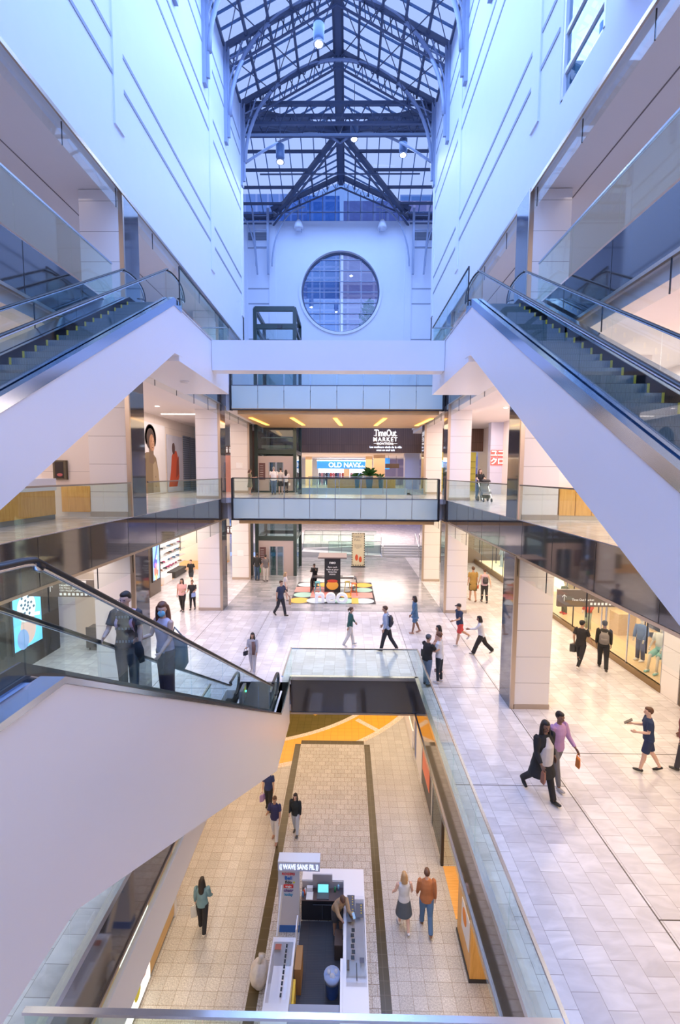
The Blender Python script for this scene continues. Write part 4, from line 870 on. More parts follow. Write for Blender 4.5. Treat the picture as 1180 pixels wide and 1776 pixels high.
# shoe shop shelves
SHP = wood('shop_floor_wood', (.70, .36, .12), (.82, .48, .2), 2, 'Y')
struct('floor', MB().box(-15.5, SXL, 28, YF, 0, .012), SHP, 'orange wood floor of the shoe shop'); struct('floor', MB().box(-12.2, -9.9, 34.4, YF, 0, .012), SHP)
WH = mat('white_shelf', (.88, .88, .88), .4)
t = thing('shoe_shelving', 'bright white wall of shoe shelves in the shop on the left', 'shelves', (-13.2, 31.5, 0), world=True)
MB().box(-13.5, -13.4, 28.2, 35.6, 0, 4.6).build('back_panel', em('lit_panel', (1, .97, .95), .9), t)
for k in range(6): MB().box(-13.4, -12.8, 28.2, 35.4, .55+k*.5, .58+k*.5).build('shelf', WH, t)
random.seed(5)
SC = [(.04, .04, .05), (.5, .08, .2), (.1, .2, .35), (.35, .2, .12), (.75, .5, .55), (.6, .6, .62)]
def shoe_mb(): return MB().tube([(0, -.13, .035), (0, -.08, .045), (0, 0, .06), (0, .07, .045), (0, .13, .03)], [(.035, .035), (.042, .06), (.04, .05), (.042, .035), (.025, .02)], 10, side=(1, 0, 0)).box(-.035, .035, -.13, .13, 0, .018)
protos = []
for k, c in enumerate(SC):
    protos.append(shoe_mb().build('shoe', mat('shoe_col_%d' % k, c, .5), smooth=True))
cnt = 0
for r_ in range(6):
    y = 28.5
    while y < 35.2:
        if random.random() < .8:
            p = protos[random.randrange(6)]; c = p if 'used' not in p else p.copy()
            if c is p: p['used'] = 1
            else: COL.objects.link(c)
            c.location = (-13.05, y, .585+r_*.5); c.rotation_euler = (0, 0, random.choice((PI/2, PI/2+.4, PI))); c.scale = (1.1, 1.1, 1.1)
            tag(c, 'small shoe standing on the white shelves of the left shop', 'shoe', 'shoes on the white shelves'); cnt += 1
        y += random.uniform(.34, .55)
for p in protos:
    if 'used' not in p: bpy.data.objects.remove(p)
for o in list(COL.objects):
    if 'used' in o: del o['used']
t = thing('display_bench', 'low dark display bench with goods in the shoe shop entrance', 'bench', (-12.9, 31.5, 0), world=True)
MB().box(-12.7, -12.1, 31.4, 33.6, .012, .45).build('bench_box', mat('charcoal', (.05, .05, .05), .5), t); MB().box(-12.7, -12.1, 29.4, 30.8, .012, .5).build('white_plinth', WH, t)
tag(MB().box(-11.5, -10.0, 36.2, 36.9, .012, 1.1).build('cash_desk', mat('olive_desk', (.16, .14, .09), .5)), 'dark cash desk at the back of the shoe shop', 'counter')
# hanging direction signs
SG = mat('taupe_sign', (.16, .13, .115), .35); SW = mat('sign_white', (.85, .85, .85), .5, emit=(1, 1, 1), es=.25)
t = thing('direction_sign', 'wide brown hanging direction sign with white icons over the left gallery', 'sign', (-9.3, 14.5, 3.4), world=True)
MB().box(-10.5, -8.0, 14.5, 14.6, 3.38, 3.95).build('panel', SG, t); MB().box(-9.2, -8.55, 14.48, 14.5, 3.8, 3.93).build('white_tab', PAPER, t)
text('lettering', 'Décathlon\nOld Navy - Jeans\n1501 McGill College', .09, SW, (-9.45, 14.49, 3.68), FACE, t, .003, align='LEFT')
text('lettering', 'Time Out M', .09, SW, (-8.62, 14.49, 3.62), FACE, t, .003, align='LEFT'); text('lettering', 'Catherine', .075, BLACK, (-8.88, 14.475, 3.86), FACE, t, .002)
m = MB()
for k in range(8): m.box(-9.45+k*.14, -9.37+k*.14, 14.49, 14.5, 3.43, 3.51)
m.build('icon', SW, t); MB().bar((-9.75, 14.49, 3.55), (-9.75, 14.49, 3.8), .012).bar((-9.75, 14.49, 3.8), (-9.83, 14.49, 3.7), .012).bar((-9.75, 14.49, 3.8), (-9.67, 14.49, 3.7), .012).build('arrow', SW, t)
for x in (-10.2, -8.3): MB().bar((x, 14.55, 3.95), (x, 14.55, 4.98), .02).build('hanger', STEEL, t)
t = thing('direction_sign', 'brown hanging direction sign with white icons over the right gallery', 'sign', (8.0, 14.5, 3.4), world=True)
MB().box(6.9, 9.0, 14.5, 14.6, 3.22, 3.78).build('panel', SG, t); MB().box(8.1, 8.8, 14.48, 14.5, 3.62, 3.75).build('white_tab', PAPER, t)
text('lettering', 'Time Out Market', .1, SW, (7.35, 14.49, 3.45), FACE, t, .003, align='LEFT'); text('lettering', '1501 McGill', .09, SW, (8.3, 14.49, 3.48), FACE, t, .003, align='LEFT')
m = MB()
for k in range(8): m.box(7.95+k*.12, 8.02+k*.12, 14.49, 14.5, 3.28, 3.36)
m.build('icon', SW, t)
MB().bar((7.1, 14.49, 3.4), (7.1, 14.49, 3.62), .012).bar((7.1, 14.49, 3.62), (7.03, 14.49, 3.54), .012).bar((7.1, 14.49, 3.62), (7.17, 14.49, 3.54), .012).build('arrow', SW, t)
for x in (7.2, 8.7): MB().bar((x, 14.55, 3.78), (x, 14.55, 4.98), .02).build('hanger', STEEL, t)
for z in (L1+2.75, 2.9):
    t = thing('washroom_sign', 'small square washroom sign with white figures on the %s level' % ('middle' if z > 5 else 'main'), 'sign', (-8.65, 33.5, z), world=True)
    MB().box(-9.0, -8.25, 33.5, 33.58, z, z+.62).build('panel', mat('sign_maroon', (.12, .07, .07), .4), t)
    m = MB()
    for x in (-8.85, -8.62, -8.42): m.ell((x, 33.49, z+.5), (.05, .01, .05), 8).prism([(x-.04, z+.12), (x+.04, z+.12), (x+.07, z+.42), (x-.07, z+.42)], 'Y', 33.48, 33.5)
    m.build('figure', SW, t); MB().bar((-8.6, 33.54, z+.62), (-8.6, 33.54, 11.1 if z > 5 else 4.98), .03).build('hanger', STEEL, t)
# janitor cart and door beyond the screen wall
t = thing('door_2', 'cream service door with round handle in the left gallery', 'door', (-11.6, 19.8, 0), world=True); t['kind'] = 'structure'; del t['category']
MB().box(-12.15, -11.0, 19.7, 19.8, 0, 3.0).build('leaf', mat('cream_door', (.75, .62, .48), .4), t); MB().ell((-11.15, 19.66, 1.1), (.05, .04, .05), 8).build('knob', STEEL, t)
struct('wall_left', MB().box(-12.2, -10.2, 19.8, 20.0, 0, 4.98), CRM)
t = thing('cleaning_cart', 'dark cleaning cart with yellow bags in front of the cream service door', 'cart', (-10.3, 18.6, 0), world=True)
MB().box(-10.9, -9.9, 18.3, 18.9, .12, .3).box(-10.9, -9.9, 18.3, 18.35, .3, 1.0).box(-10.9, -10.45, 18.35, 18.9, .3, .95).build('body', mat('cart_grey', (.09, .08, .08), .5), t)
MB().tube([(-10.1, 18.6, .3), (-10.1, 18.6, .7), (-10.1, 18.6, 1.0)], [.15, .19, .17], 12).build('yellow_bag', mat('yellow_bag', (.7, .5, .05), .5), t, smooth=True)
for x in (-10.8, -10.0):
    for y in (18.4, 18.8): MB().ell((x, y, .06), (.03, .06, .06), 8).build('wheel', RUBBER, t)
MB().bar((-10.3, 18.7, .3), (-10.0, 18.7, 1.7), .025).build('mop_handle', mat('blue_handle', (.15, .35, .7), .4), t)
# ================================================================== main level right: clothing shop
DIS = wood('display_wood', (.66, .48, .28), (.74, .56, .36), 2, 'Y', .3)
struct('floor', MB().box(SXR+.05, 16, 15.25, 30, .0, .22), DIS, 'raised wood floor of the right clothing shop')
struct('wall_right', MB().box(15.9, 16, 12, YF, 0, 4.98), mat('shop_cream', (.82, .68, .48), .6)); struct('wall_right', MB().box(SXR+.1, 16, 30, 30.1, 0, 4.98), MATS['shop_cream'])
struct('wall_right', MB().box(SXR, SXR+.4, YB, 14.35, 0, 4.98), mat('dark_bronze_wall', (.10, .075, .055), .2), 'dark wall at the right edge'); struct('wall_right', MB().box(SXR, SXR+.45, 14.4, 15.2, 0, 4.98), COLW, 'white pier at the right edge of the shop window')
t = thing('shop_window', 'long glass shopfront of the right clothing shop with a bronze sill', 'shop window', (SXR, 20, 0), world=True)
MB().box(SXR-.03, SXR+.12, 15.2, 25.8, 0, .22).build('sill', mat('bronze_sill', (.30, .20, .10), .3, .6), t)
y = 15.25
for yy in (15.25, 17.2, 18.7, 20.0, 21.4, 23.6, 25.8):
    MB().box(SXR+.02, SXR+.06, yy-.02, yy+.02, .2, 4.3).build('mullion', STEEL if yy not in (20.0, 21.4) else BLACK, t)
for a, b in ((15.27, 17.18), (17.22, 18.68), (21.42, 23.58), (23.62, 25.78)): MB().box(SXR+.03, SXR+.045, a, b, .22, 4.3).build('glass_pane', GLASSS, t)
MB().box(SXR, SXR+.15, 15.2, 25.8, 4.3, 4.95).build('header', mat('taupe_header', (.28, .22, .18), .4), t)
for yy in (18.5, 18.85): MB().tube([(SXR-.05, yy, .9), (SXR-.05, yy, 2.2)], .025, 8).build('door_pull', STEEL, t)
struct('wall_right', MB().box(SXR, SXR+.4, 25.8, 27.2, 0, 4.98), mat('bronze_pier', (.28, .20, .14), .3))
t = thing('shop_window', 'bright far shop window with pale mannequins beyond the two strolling women', 'shop window', (SXR, 31, 0), world=True)
MB().box(SXR-.03, SXR+.12, 27.2, YF-.1, 0, .35).build('sill', MATS['bronze_sill'], t)
for yy in (27.2, 29.0, 31.2, 33.5, 36.2): MB().box(SXR+.02, SXR+.06, yy-.02, yy+.02, .3, 4.3).build('mullion', BLACK, t)
for a, b in ((27.22, 28.98), (29.02, 31.18), (31.22, 33.48), (33.52, 36.18)): MB().box(SXR+.03, SXR+.045, a, b, .35, 4.3).build('glass_pane', GLASSS, t)
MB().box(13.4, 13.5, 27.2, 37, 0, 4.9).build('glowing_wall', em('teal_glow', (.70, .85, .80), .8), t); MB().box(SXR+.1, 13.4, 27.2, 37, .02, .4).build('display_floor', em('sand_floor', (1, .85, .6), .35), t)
struct('wall_back', MB().box(7.2, 15, YF, YF+.2, 0, 4.98), mat('dim_wall', (.25, .18, .13), .5))
area('shop_right_light', (13, 20, 4.7), 3.5, 10, 330, (1, .80, .52)); area('shop_far_light', (12.2, 32, 4.7), 2, 9, 220, (1, .92, .75)); area('shoe_shop_light', (-13.7, 32, 4.7), 2.2, 9, 330, (1, .93, .88))
MANN = mat('mannequin_skin', (.72, .66, .58), .4)
def limb(m, pts, rr, n=10): return m.tube(pts, rr, n, side=(1, 0, 0))
def mannequin(x, y, z, rz, lab, top, bot, short=False, seated=False, shoes=(.8, .78, .75), jacket=True):
    t = thing('mannequin', lab, 'mannequin', (x, y, z), rz); b = MB()
    b.ell((0, .01, 1.70), (.075, .095, .12)); limb(b, [(0, 0, 1.44), (0, 0, 1.62)], [.055, .05])
    if not seated: L = [[(s*.09, 0, .9), (s*.10, .02, .5), (s*.11, 0, .08)] for s in (-1, 1)]
    else: L = [[(s*.10, .0, .78), (s*.14, .36, .62), (s*.16, .42, .1)] for s in (-1, 1)]
    for l in L: limb(b, l, [.08, .055, .04]); limb(b, [l[2], (l[2][0], l[2][1]+.14, .04)], [.04, .03])
    A = [[(s*.19, 0, 1.40), (s*.25, .02, 1.13), (s*.2, .12 if not seated else .3, .92 if not seated else .95)] for s in (-1, 1)]
    for a in A:
        limb(b, a, [.045, .038, .028]); h = a[2]; limb(b, [h, (h[0], h[1]+.03, h[2]-.08)], [(.035, .018), (.03, .015)])
        for k in range(4): limb(b, [(h[0]-.024+k*.016, h[1]+.03, h[2]-.08), (h[0]-.024+k*.016, h[1]+.045, h[2]-.15)], .007, 6)
    b.build('body', MANN, t, smooth=True)
    c = MB(); limb(c, [(0, 0, .86 if jacket else .95), (0, 0, 1.1), (0, 0, 1.3), (0, 0, 1.42), (0, 0, 1.47)], [(.19, .12), (.17, .11), (.2, .125), (.19, .1), (.07, .06)], 18)
    for a in A: limb(c, [a[0], a[1]] + ([a[2]] if jacket else []), [.075, .065, .055][:3 if jacket else 2])
    c.build('jacket' if jacket else 'shirt', mat('m_top_%s' % (top,), top, .8, bump=.4, nscale=14), t, smooth=True)
    c = MB(); limb(c, [(0, 0, .98), (0, 0, .82)], [(.155, .11), (.17, .12)], 16)
    for l in L:
        if short: mid = Vector(l[0]).lerp(Vector(l[1]), .9); limb(c, [l[0], mid], [.105, .1])
        else: limb(c, [l[0], l[1], l[2]], [.1, .08, .07])
    c.build('shorts' if short else 'trousers', mat('m_bot_%s' % (bot,), bot, .8, bump=.4, nscale=14), t, smooth=True)
    for l in L: limb(MB(), [(l[2][0], l[2][1]-.06, .05), (l[2][0], l[2][1]+.05, .055), (l[2][0], l[2][1]+.18, .03)], [(.045, .05), (.05, .05), (.04, .03)]).build('shoe', mat('m_shoe_%s' % (shoes,), shoes, .5), t, smooth=True)
    return t
mannequin(11.6, 17.4, .22, 1.9, 'headed mannequin in a blue blazer standing in the right shop window', (.10, .19, .42), (.05, .06, .14))
mannequin(11.7, 16.45, .22, 2.0, 'mannequin in a white shirt and mint shorts leaning in the right shop window', (.85, .85, .85), (.35, .66, .62), True, True, (.25, .55, .55), False)
mannequin(11.6, 15.7, .22, 1.7, 'mannequin in a dark blue jacket and grey green trousers, nearest the white pier', (.06, .14, .32), (.40, .45, .38), shoes=(.08, .05, .03))
mannequin(11.4, 20.9, .22, 1.8, 'mannequin in a coral red hooded top behind the door of the right shop', (.70, .13, .07), (.38, .45, .36))
mannequin(11.5, 23.4, .22, 1.8, 'mannequin in dark green with a red cap by the right shop door', (.10, .13, .09), (.12, .14, .1), shoes=(.6, .05, .05))
tag(MB().tube([(11.5, 23.4, 1.98), (11.5, 23.4, 2.08)], [.1, .06], 12).box(11.34, 11.5, 23.34, 23.46, 1.98, 2.0).build('red_cap', mat('cap_red', (.7, .05, .04), .6), smooth=True), 'red cap on the mannequin by the right shop door', 'cap')
for i, (y, c) in enumerate(((28.3, (.9, .88, .8)), (30.2, (.85, .78, .6)), (32.0, (.9, .9, .9)), (34.5, (.5, .62, .8)))):
    mannequin(12.0, y, .40, 1.7, ['cream mannequin nearest in the bright far window', 'sand coloured mannequin second in the bright far window', 'white mannequin third in the bright far window', 'pale blue dressed mannequin deepest in the bright far window'][i], c, c, shoes=c)
t = thing('shoe_rack', 'dark metal rack of folded clothes with yellow boxes in the right clothing shop', 'rack', (13.6, 18.7, .22), world=True)
for y in (17.9, 19.6):
    for x in (13.2, 14.0): MB().box(x-.02, x+.02, y-.02, y+.02, .22, 2.1).build('upright', BLACK, t)
for k in range(5): MB().box(13.2, 14.0, 17.9, 19.6, .45+k*.38, .48+k*.38).build('shelf', DIS, t)
for k in range(4):
    for j in range(4): tag(MB().box(13.3, 13.75, 18.02+j*.4, 18.34+j*.4, .481+k*.38, .62+k*.38).build('folded_garment', mat('fold_%d' % ((k+j) % 3), [(.05, .07, .12), (.12, .14, .18), (.5, .52, .55)][(k+j) % 3], .8)), 'folded garment on the dark rack in the right clothing shop', 'garment', 'folded garments on the dark rack')
tag(MB().box(13.25, 13.95, 18.0, 19.5, 2.1, 2.28).build('yellow_box', mat('yellow_box', (.9, .75, .05), .5)), 'bright yellow box on top of the dark rack', 'box')
t = thing('clothes_rail', 'black clothes rail hung with red garments in the right shop', 'rack', (13.5, 22.5, .22), world=True)
MB().bar((13.4, 21.6, .22), (13.4, 21.6, 2.2), .04).bar((13.4, 23.6, .22), (13.4, 23.6, 2.2), .04).bar((13.4, 21.6, 2.2), (13.4, 23.6, 2.2), .04).build('rail_frame', BLACK, t)
for j in range(8): tag(MB().tube([(13.4, 21.8+j*.22, 2.16), (13.4, 21.8+j*.22, 2.05), (13.4, 21.8+j*.22, 1.3)], [(.03, .02), (.2, .04), (.22, .05)], 10, side=(1, 0, 0)).build('hung_garment', mat('crimson_cloth', (.55, .05, .08), .8), smooth=True), 'red garment hanging on the black rail in the right shop', 'garment', 'red garments on the rail')
tag(MB().box(12.4, 13.2, 20.2, 20.9, .22, 1.2).build('wood_counter', DIS), 'pale wooden counter inside the right shop door', 'counter')
# ================================================================== middle level, left
struct('wall_left', MB().box(SXL-.2, SXL, 20, 38, L1, 11.1), CRM, 'cream wall of the middle left gallery behind the posters')
struct('wall_left', MB().box(SXL-.2, SXL, YB, 20, L1, 11.1), CRM)
t = thing('oak_reception', 'long golden oak counter along the middle left gallery', 'counter', (-8.7, 9, L1), world=True)
MB().box(-8.9, -8.6, 4.4, 13.2, L1+.14, L1+.85).build('oak_front', OAK, t); MB().box(-9.2, -8.55, 4.4, 13.2, L1+.85, L1+1.2).build('white_top', CLAD, t); MB().box(-8.85, -8.62, 4.4, 13.2, L1, L1+.14).build('plinth', mat('grey_plinth', (.3, .28, .25), .4), t)
t = thing('framed_poster', 'dark framed small poster on the cream wall beside the left column', 'poster', (-9.2, 14.04, L1+1.2), world=True)
MB().box(-9.15, -8.75, 14.0, 14.12, L1+1.15, L1+1.75).build('frame', mat('olive_frame', (.12, .09, .05), .4), t); MB().box(-9.08, -8.82, 13.99, 14.0, L1+1.2, L1+1.7).build('print', mat('dark_print', (.03, .02, .02), .4), t); MB().ell((-8.93, 13.985, L1+1.3), (.09, .006, .05)).build('print_figure', mat('print_red', (.5, .12, .12), .5), t)
struct('wall_left', MB().box(-9.6, -8.03, 14.12, 14.3, L1, 11.1), CRM, 'cream cross wall beside the nearest left column')
t = tag(MB().box(-8.95, -8.05, 14.05, 14.11, L1+.14, L1+.95).build('oak_wall_panel', OAK), 'golden oak panel low on the cream wall left of the nearest left column', 'panel')
struct('wall_left', MB().box(SXL, SXL+3.3, 36.4, 36.6, L1, 11.1), mat('blue_grey_wall', (.42, .50, .62), .5))
SHUT = tiles('grey_roller_shutter', (.20, .24, .33), (.20, .24, .33), (.08, .09, .13), 4, .16, .35, .03, 0, 'YZ')
t = thing('roller_shutter', 'grey blue roller shutter pair beyond the posters', 'shutter', (SXL+.05, 35, L1), world=True)
MB().box(SXL, SXL+.08, 33.7, 36.3, L1, 10.2).build('curtain', SHUT, t); MB().box(SXL+.08, SXL+.14, 34.85, 34.97, L1, 10.2).build('centre_post', mat('slate_metal', (.12, .14, .18), .4), t)
PX = SXL+.02
def flat(pts, i): return MB().add([(PX+.03+.003*i, y, z) for y, z in pts], [tuple(range(len(pts)))])
def el(cy_, cz_, a, b, n=28): return [(cy_+a*math.cos(2*PI*k/n), cz_+b*math.sin(2*PI*k/n)) for k in range(n)]
PB_ = mat('poster_white', (.80, .80, .83), .6, noise=.06, nscale=1.5)
t = thing('wall_poster', 'tall poster of a person with rounded dark hair in a brown coat', 'poster', (PX, 28.4, L1), world=True)
MB().box(PX, PX+.03, 25.9, 30.3, L1+.05, 10.55).build('sheet', PB_, t)
flat([(26.1, 6.2), (29.3, 6.2), (29.1, 7.6), (28.8, 8.4), (28.2, 8.75), (27.4, 8.7), (26.4, 8.3)], 1).build('coat', mat('print_olive', (.25, .19, .12), .6), t)
flat([(28.3, 6.2), (29.3, 6.2), (29.1, 7.6), (28.7, 8.2), (28.3, 8.0)], 2).build('coat_front', mat('print_tan', (.42, .34, .23), .6), t)
flat([(27.75, 8.1), (28.4, 8.0), (28.45, 9.0), (27.8, 9.1)], 3).build('roll_neck', mat('print_brown', (.22, .16, .12), .6), t)
flat(el(28.05, 9.6, .7, .72), 4).build('hair', mat('print_hair', (.07, .045, .04), .7), t)
hb = MB()
for k in range(26):
    a_ = PI*(-.15)+2.6*PI/2*k/25*1.02-.1; hb.v += []; q = flat(el(28.05+.68*math.cos(a_), 9.62+.70*math.sin(a_), .13, .13, 10), 4); hb.add(q.v, q.f)
hb.build('hair_curls', mat('print_hair', (.07, .045, .04), .7), t)
flat(el(28.2, 9.32, .36, .52), 5).build('face', mat('print_skin', (.42, .22, .13), .6), t)
flat(el(28.36, 9.25, .2, .44), 6).build('face_light', mat('print_skin_light', (.56, .33, .21), .6), t)
q = flat(el(28.12, 9.42, .07, .028, 10), 7); q2 = flat(el(28.42, 9.42, .06, .028, 10), 7); q.add(q2.v, q2.f); q2 = flat(el(28.3, 9.02, .1, .035, 12), 7); q.add(q2.v, q2.f); q2 = flat([(28.27, 9.16), (28.36, 9.16), (28.32, 9.36)], 7); q.add(q2.v, q2.f)
q.build('face_features', mat('print_features', (.16, .06, .04), .6), t)
q = flat(el(28.62, 7.2, .05, .05, 10), 7); q2 = flat(el(28.66, 6.6, .05, .05, 10), 7); q.add(q2.v, q2.f); q2 = flat([(27.0, 6.2), (27.06, 6.2), (27.3, 8.3), (27.24, 8.3)], 7); q.add(q2.v, q2.f); q.build('coat_detail', mat('print_coat_dark', (.12, .085, .05), .6), t)
t = thing('wall_poster', 'second poster of a bent person in a flowing orange red coat', 'poster', (PX, 32, L1), world=True)
MB().box(PX, PX+.03, 30.6, 33.5, L1+.05, 10.05).build('sheet', mat('poster_grey', (.58, .60, .70), .6, noise=.15, nscale=1.2), t)
flat([(30.8, 6.5), (31.2, 7.6), (31.4, 8.6), (31.8, 9.0), (32.3, 9.0), (32.7, 8.3), (32.75, 7.2), (32.3, 6.5)], 1).build('red_coat', mat('print_red_coat', (.62, .11, .05), .6), t)
flat(el(31.75, 9.15, .28, .4), 2).build('head', mat('print_dark', (.12, .07, .07), .6), t); flat([(32.1, 7.1), (32.7, 7.4), (32.7, 8.7), (32.3, 8.3)], 2).build('sleeve', mat('print_rust', (.35, .07, .04), .6), t)
t = tag(MB().box(-10.3, -9.9, 33.9, 34.6, L1, 8.9).build('pink_totem', mat('totem_pink', (.60, .40, .62), .5, noise=.3, nscale=1)), 'pink and lilac advertising totem left of the far left column', 'totem')
t = tag(MB().box(-8.85, -8.35, 33.0, 33.3, L1, 8.75).build('orange_totem', mat('totem_orange', (.75, .35, .28), .5, noise=.3, nscale=1)), 'orange and pink advertising totem right of the far left column', 'totem')
for i, (x, y, w_) in enumerate(((-9.6, 28.2, 1.9),)):
    tag(MB().box(x-w_, x+w_, y-.04, y+.04, 11.06, 11.095).build('ceiling_light_bar', LED), 'bright linear light across the middle left ceiling', 'light')
def downlight(x, y, z, lab): return tag(MB().cyl(x, y, z-.02, z-.001, .11, 14).build('downlight', LED), lab, 'light', 'round downlights in the gallery ceilings')
for x, y in ((-10.4, 17), (-10.4, 21), (-10.4, 25), (-8.9, 19), (8.6, 17), (8.6, 21), (8.6, 25)): downlight(x, y, 11.1, 'small round downlight in a gallery ceiling')
for x, y in ((-10.4, 4), (-10.4, 9), (8.8, 5), (8.8, 9), (8.8, 12.5)): downlight(x, y, 15.82, 'small round downlight in a gallery ceiling')
# ================================================================== middle level, right
struct('wall_right', MB().box(SXR, SXR+.2, YB, 30.5, L1, 11.1), mat('white_side_wall', (.88, .80, .76), .5), 'white wall of the middle right gallery')
struct('wall_right', MB().box(SXR, SXR+.2, 30.5, YF, L1, 11.1), MATS['white_side_wall'])
PBW = panels('pale_blue_wall', (.62, .64, .82), 40, 1.9, (.3, .3, .4), .3, 'XZ')
struct('trim_pale_pier', MB().box(10.05, SXR, 32, 32.6, L1, 11.1), PBW, 'pale blue pier with the red sign on the middle right gallery')
t = thing('katakana_sign', 'red and white four-square lit sign on the pale blue pier', 'sign', (10.6, 32, 8.0), world=True)
RS = em('sign_red', (.85, .10, .08), .9)
for (x, z, ch) in ((10.29, 8.93, 'ユ'), (10.77, 8.93, 'ニ'), (10.29, 8.38, 'ク'), (10.77, 8.38, 'ロ')):
    MB().box(x-.22, x+.22, 31.94, 31.99, z-.25, z+.25).build('red_square', RS, t); text('lettering', ch, .5, em('sign_char', (1, .95, .9), 1.3), (x, 31.93, z), FACE, t, .004, bold=True)
t = thing('slat_front', 'dark slatted shop fascia with lit amber shelves beyond the red sign', 'shopfront', (9.4, 36.5, L1), world=True)
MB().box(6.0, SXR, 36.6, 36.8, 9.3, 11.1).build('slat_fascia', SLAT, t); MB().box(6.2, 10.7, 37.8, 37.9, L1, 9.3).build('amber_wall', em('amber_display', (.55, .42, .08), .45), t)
MB().box(7.1, 8.3, 37.7, 37.8, 8.0, 8.6).build('blue_glow', em('blue_glow', (.3, .55, 1), 1.2), t)
for k in range(5): MB().ell((6.7+k*.8, 37.2, 9.1), (.09, .09, .09), 8).build('spot', LED, t)
g = MB()
for k in range(5): g.box(6.3, 10.6, 37.55, 37.75, L1+.4+k*.5, L1+.43+k*.5)
g.build('shelf', mat('olive_shelf', (.25, .2, .06), .5), t)
struct('wall_right', MB().box(6.55, 9.2, 14.12, 14.3, L1, 11.1), mat('white_side_wall', (.88, .80, .76), .5), 'white cross wall beside the nearest right column')
t = thing('oak_cabinet', 'golden oak wall cabinet beside the nearest right column', 'cabinet', (7.3, 14.0, L1), world=True)
for k in range(4): MB().box(6.56+k*.5, 7.04+k*.5, 13.98, 14.11, L1+.14, L1+.98).build('door', OAK, t)
MB().box(6.56, 8.56, 14.0, 14.11, L1, L1+.14).build('plinth', mat('sand_plinth', (.6, .5, .38), .4), t)
# ================================================================== neo stand
mats_ = mat('black_rug', (.05, .05, .055), .8)
t = thing('floor_mat', 'black floor mat printed with coloured discs under the demo stand', 'mat', (-.8, 28.2, 0), world=True)
MB().prism([(-3.25, 25.5), (1.75, 25.5), (1.75, 30.6), (-3.25, 30.6)], 'Z', .002, .012).build('sheet', mats_, t)
YO, SAL, MINT, PALE = (.92, .50, .08), (.85, .33, .28), (.40, .66, .55), (.62, .72, .72)
def disc(x, y, rx, ry_, c, i): MB().add([(x+rx*math.cos(2*PI*k/30), y+ry_*math.sin(2*PI*k/30), .013+.0005*i) for k in range(30)], [tuple(range(30))]).build('printed_disc', mat('disc_%d' % int(c[0]*100), c, .6), t)
i = 0
for r_, row in enumerate((((-2.75, YO), (-1.7, PALE), (-.1, MINT), (1.05, PALE)), ((-2.6, MINT), (-1.5, SAL), (.2, YO), (1.0, SAL)), ((-2.6, SAL), (-1.4, SAL), (-.2, PALE), (1.1, MINT)), ((-2.6, PALE), (-1.3, YO), (.0, PALE), (1.15, YO)))):
    for x, c in row:
        y = 26.1+r_*1.25; i += 1
        if c == SAL: MB().box(x-.65, x+.65, y-.6, y+.6, .013, .0135+.0005*i).build('printed_square', mat('disc_%d' % int(c[0]*100), c, .6), t)
        else: disc(x, y, .62, .58, c, i)
MB().box(.35, .75, 25.5, 26.7, .0125, .0225).build('printed_bar', mat('disc_92', YO, .6), t)
t = thing('letter_sculpture', 'big white standing letters reading neo in front of the demo stand', 'letters', (-.85, 25.8, 0), world=True)
text('letters', 'neo', 1.22, mat('letter_white', (.9, .9, .92), .4, emit=(1, 1, 1), es=.15), (-.85, 25.75, .36), FACE, t, .14, bold=True, sx=1.05)
t = thing('demo_stand', 'black demo stand tower with a canopy and curved side desks', 'stand', (-.8, 28.2, 0), world=True)
MB().box(-1.35, -.35, 28.05, 28.75, 0, 2.2).build('tower', BLACK, t); MB().prism([(-1.75, 2.2), (.05, 2.2), (.05, 2.28), (-1.75, 2.28)], 'Y', 27.75, 29.4).build('canopy', mat('canopy_brown', (.16, .12, .12), .4), t)
text('lettering', 'neo', .26, SW, (-.85, 28.04, 1.9), FACE, t, .003, bold=True)
text('lettering', 'Earn cash\nback at your\nfavourite\nstores', .15, SW, (-.85, 28.04, 1.38), FACE, t, .003)
MB().ell((-.85, 28.04, .45), (.38, .01, .3)).build('orange_print', mat('disc_92', YO, .6), t); MB().ell((-.85, 28.035, .72), (.34, .01, .1)).build('red_print', mat('tower_red', (.7, .08, .05), .5), t)
for s, x0, x1 in ((-1, -2.25, -1.35), (1, -.35, .7)):
    xo = x0 if s < 0 else x1; xi = x1 if s < 0 else x0; m = MB()
    pts = [(xo, .0), (xo, .75), (xo-s*.06, .88), (xo-s*.18, .95), (xi, .95)]
    m.tube([(a, 28.3, b) for a, b in pts], [(.045, .32)]*5, 4, side=(0, 0, 1)) if False else None
    for (a, b), (c, d_) in zip(pts, pts[1:]): m.add([(a, 28.0, b), (c, 28.0, d_), (c, 28.7, d_), (a, 28.7, b), (a-s*.07, 28.0, b-.06 if b > .5 else b), (c-s*.05 if c == xo else c, 28.0, d_-.07), (c-s*.05 if c == xo else c, 28.7, d_-.07), (a-s*.07, 28.7, b-.06 if b > .5 else b)], [(0, 1, 2, 3), (7, 6, 5, 4), (0, 4, 5, 1), (3, 2, 6, 7)])
    m.build('side_desk', BLACK, t)
tag(MB().box(-.2, .5, 28.15, 28.55, .955, .965).build('brochure_sheet', PAPER), 'white brochure sheet on the right desk of the demo stand', 'paper')
tag(MB().box(-2.0, -1.5, 28.15, 28.5, .955, .968).build('dark_folder', mat('folder_dark', (.15, .12, .12), .5)), 'dark folder on the left desk of the demo stand', 'folder')
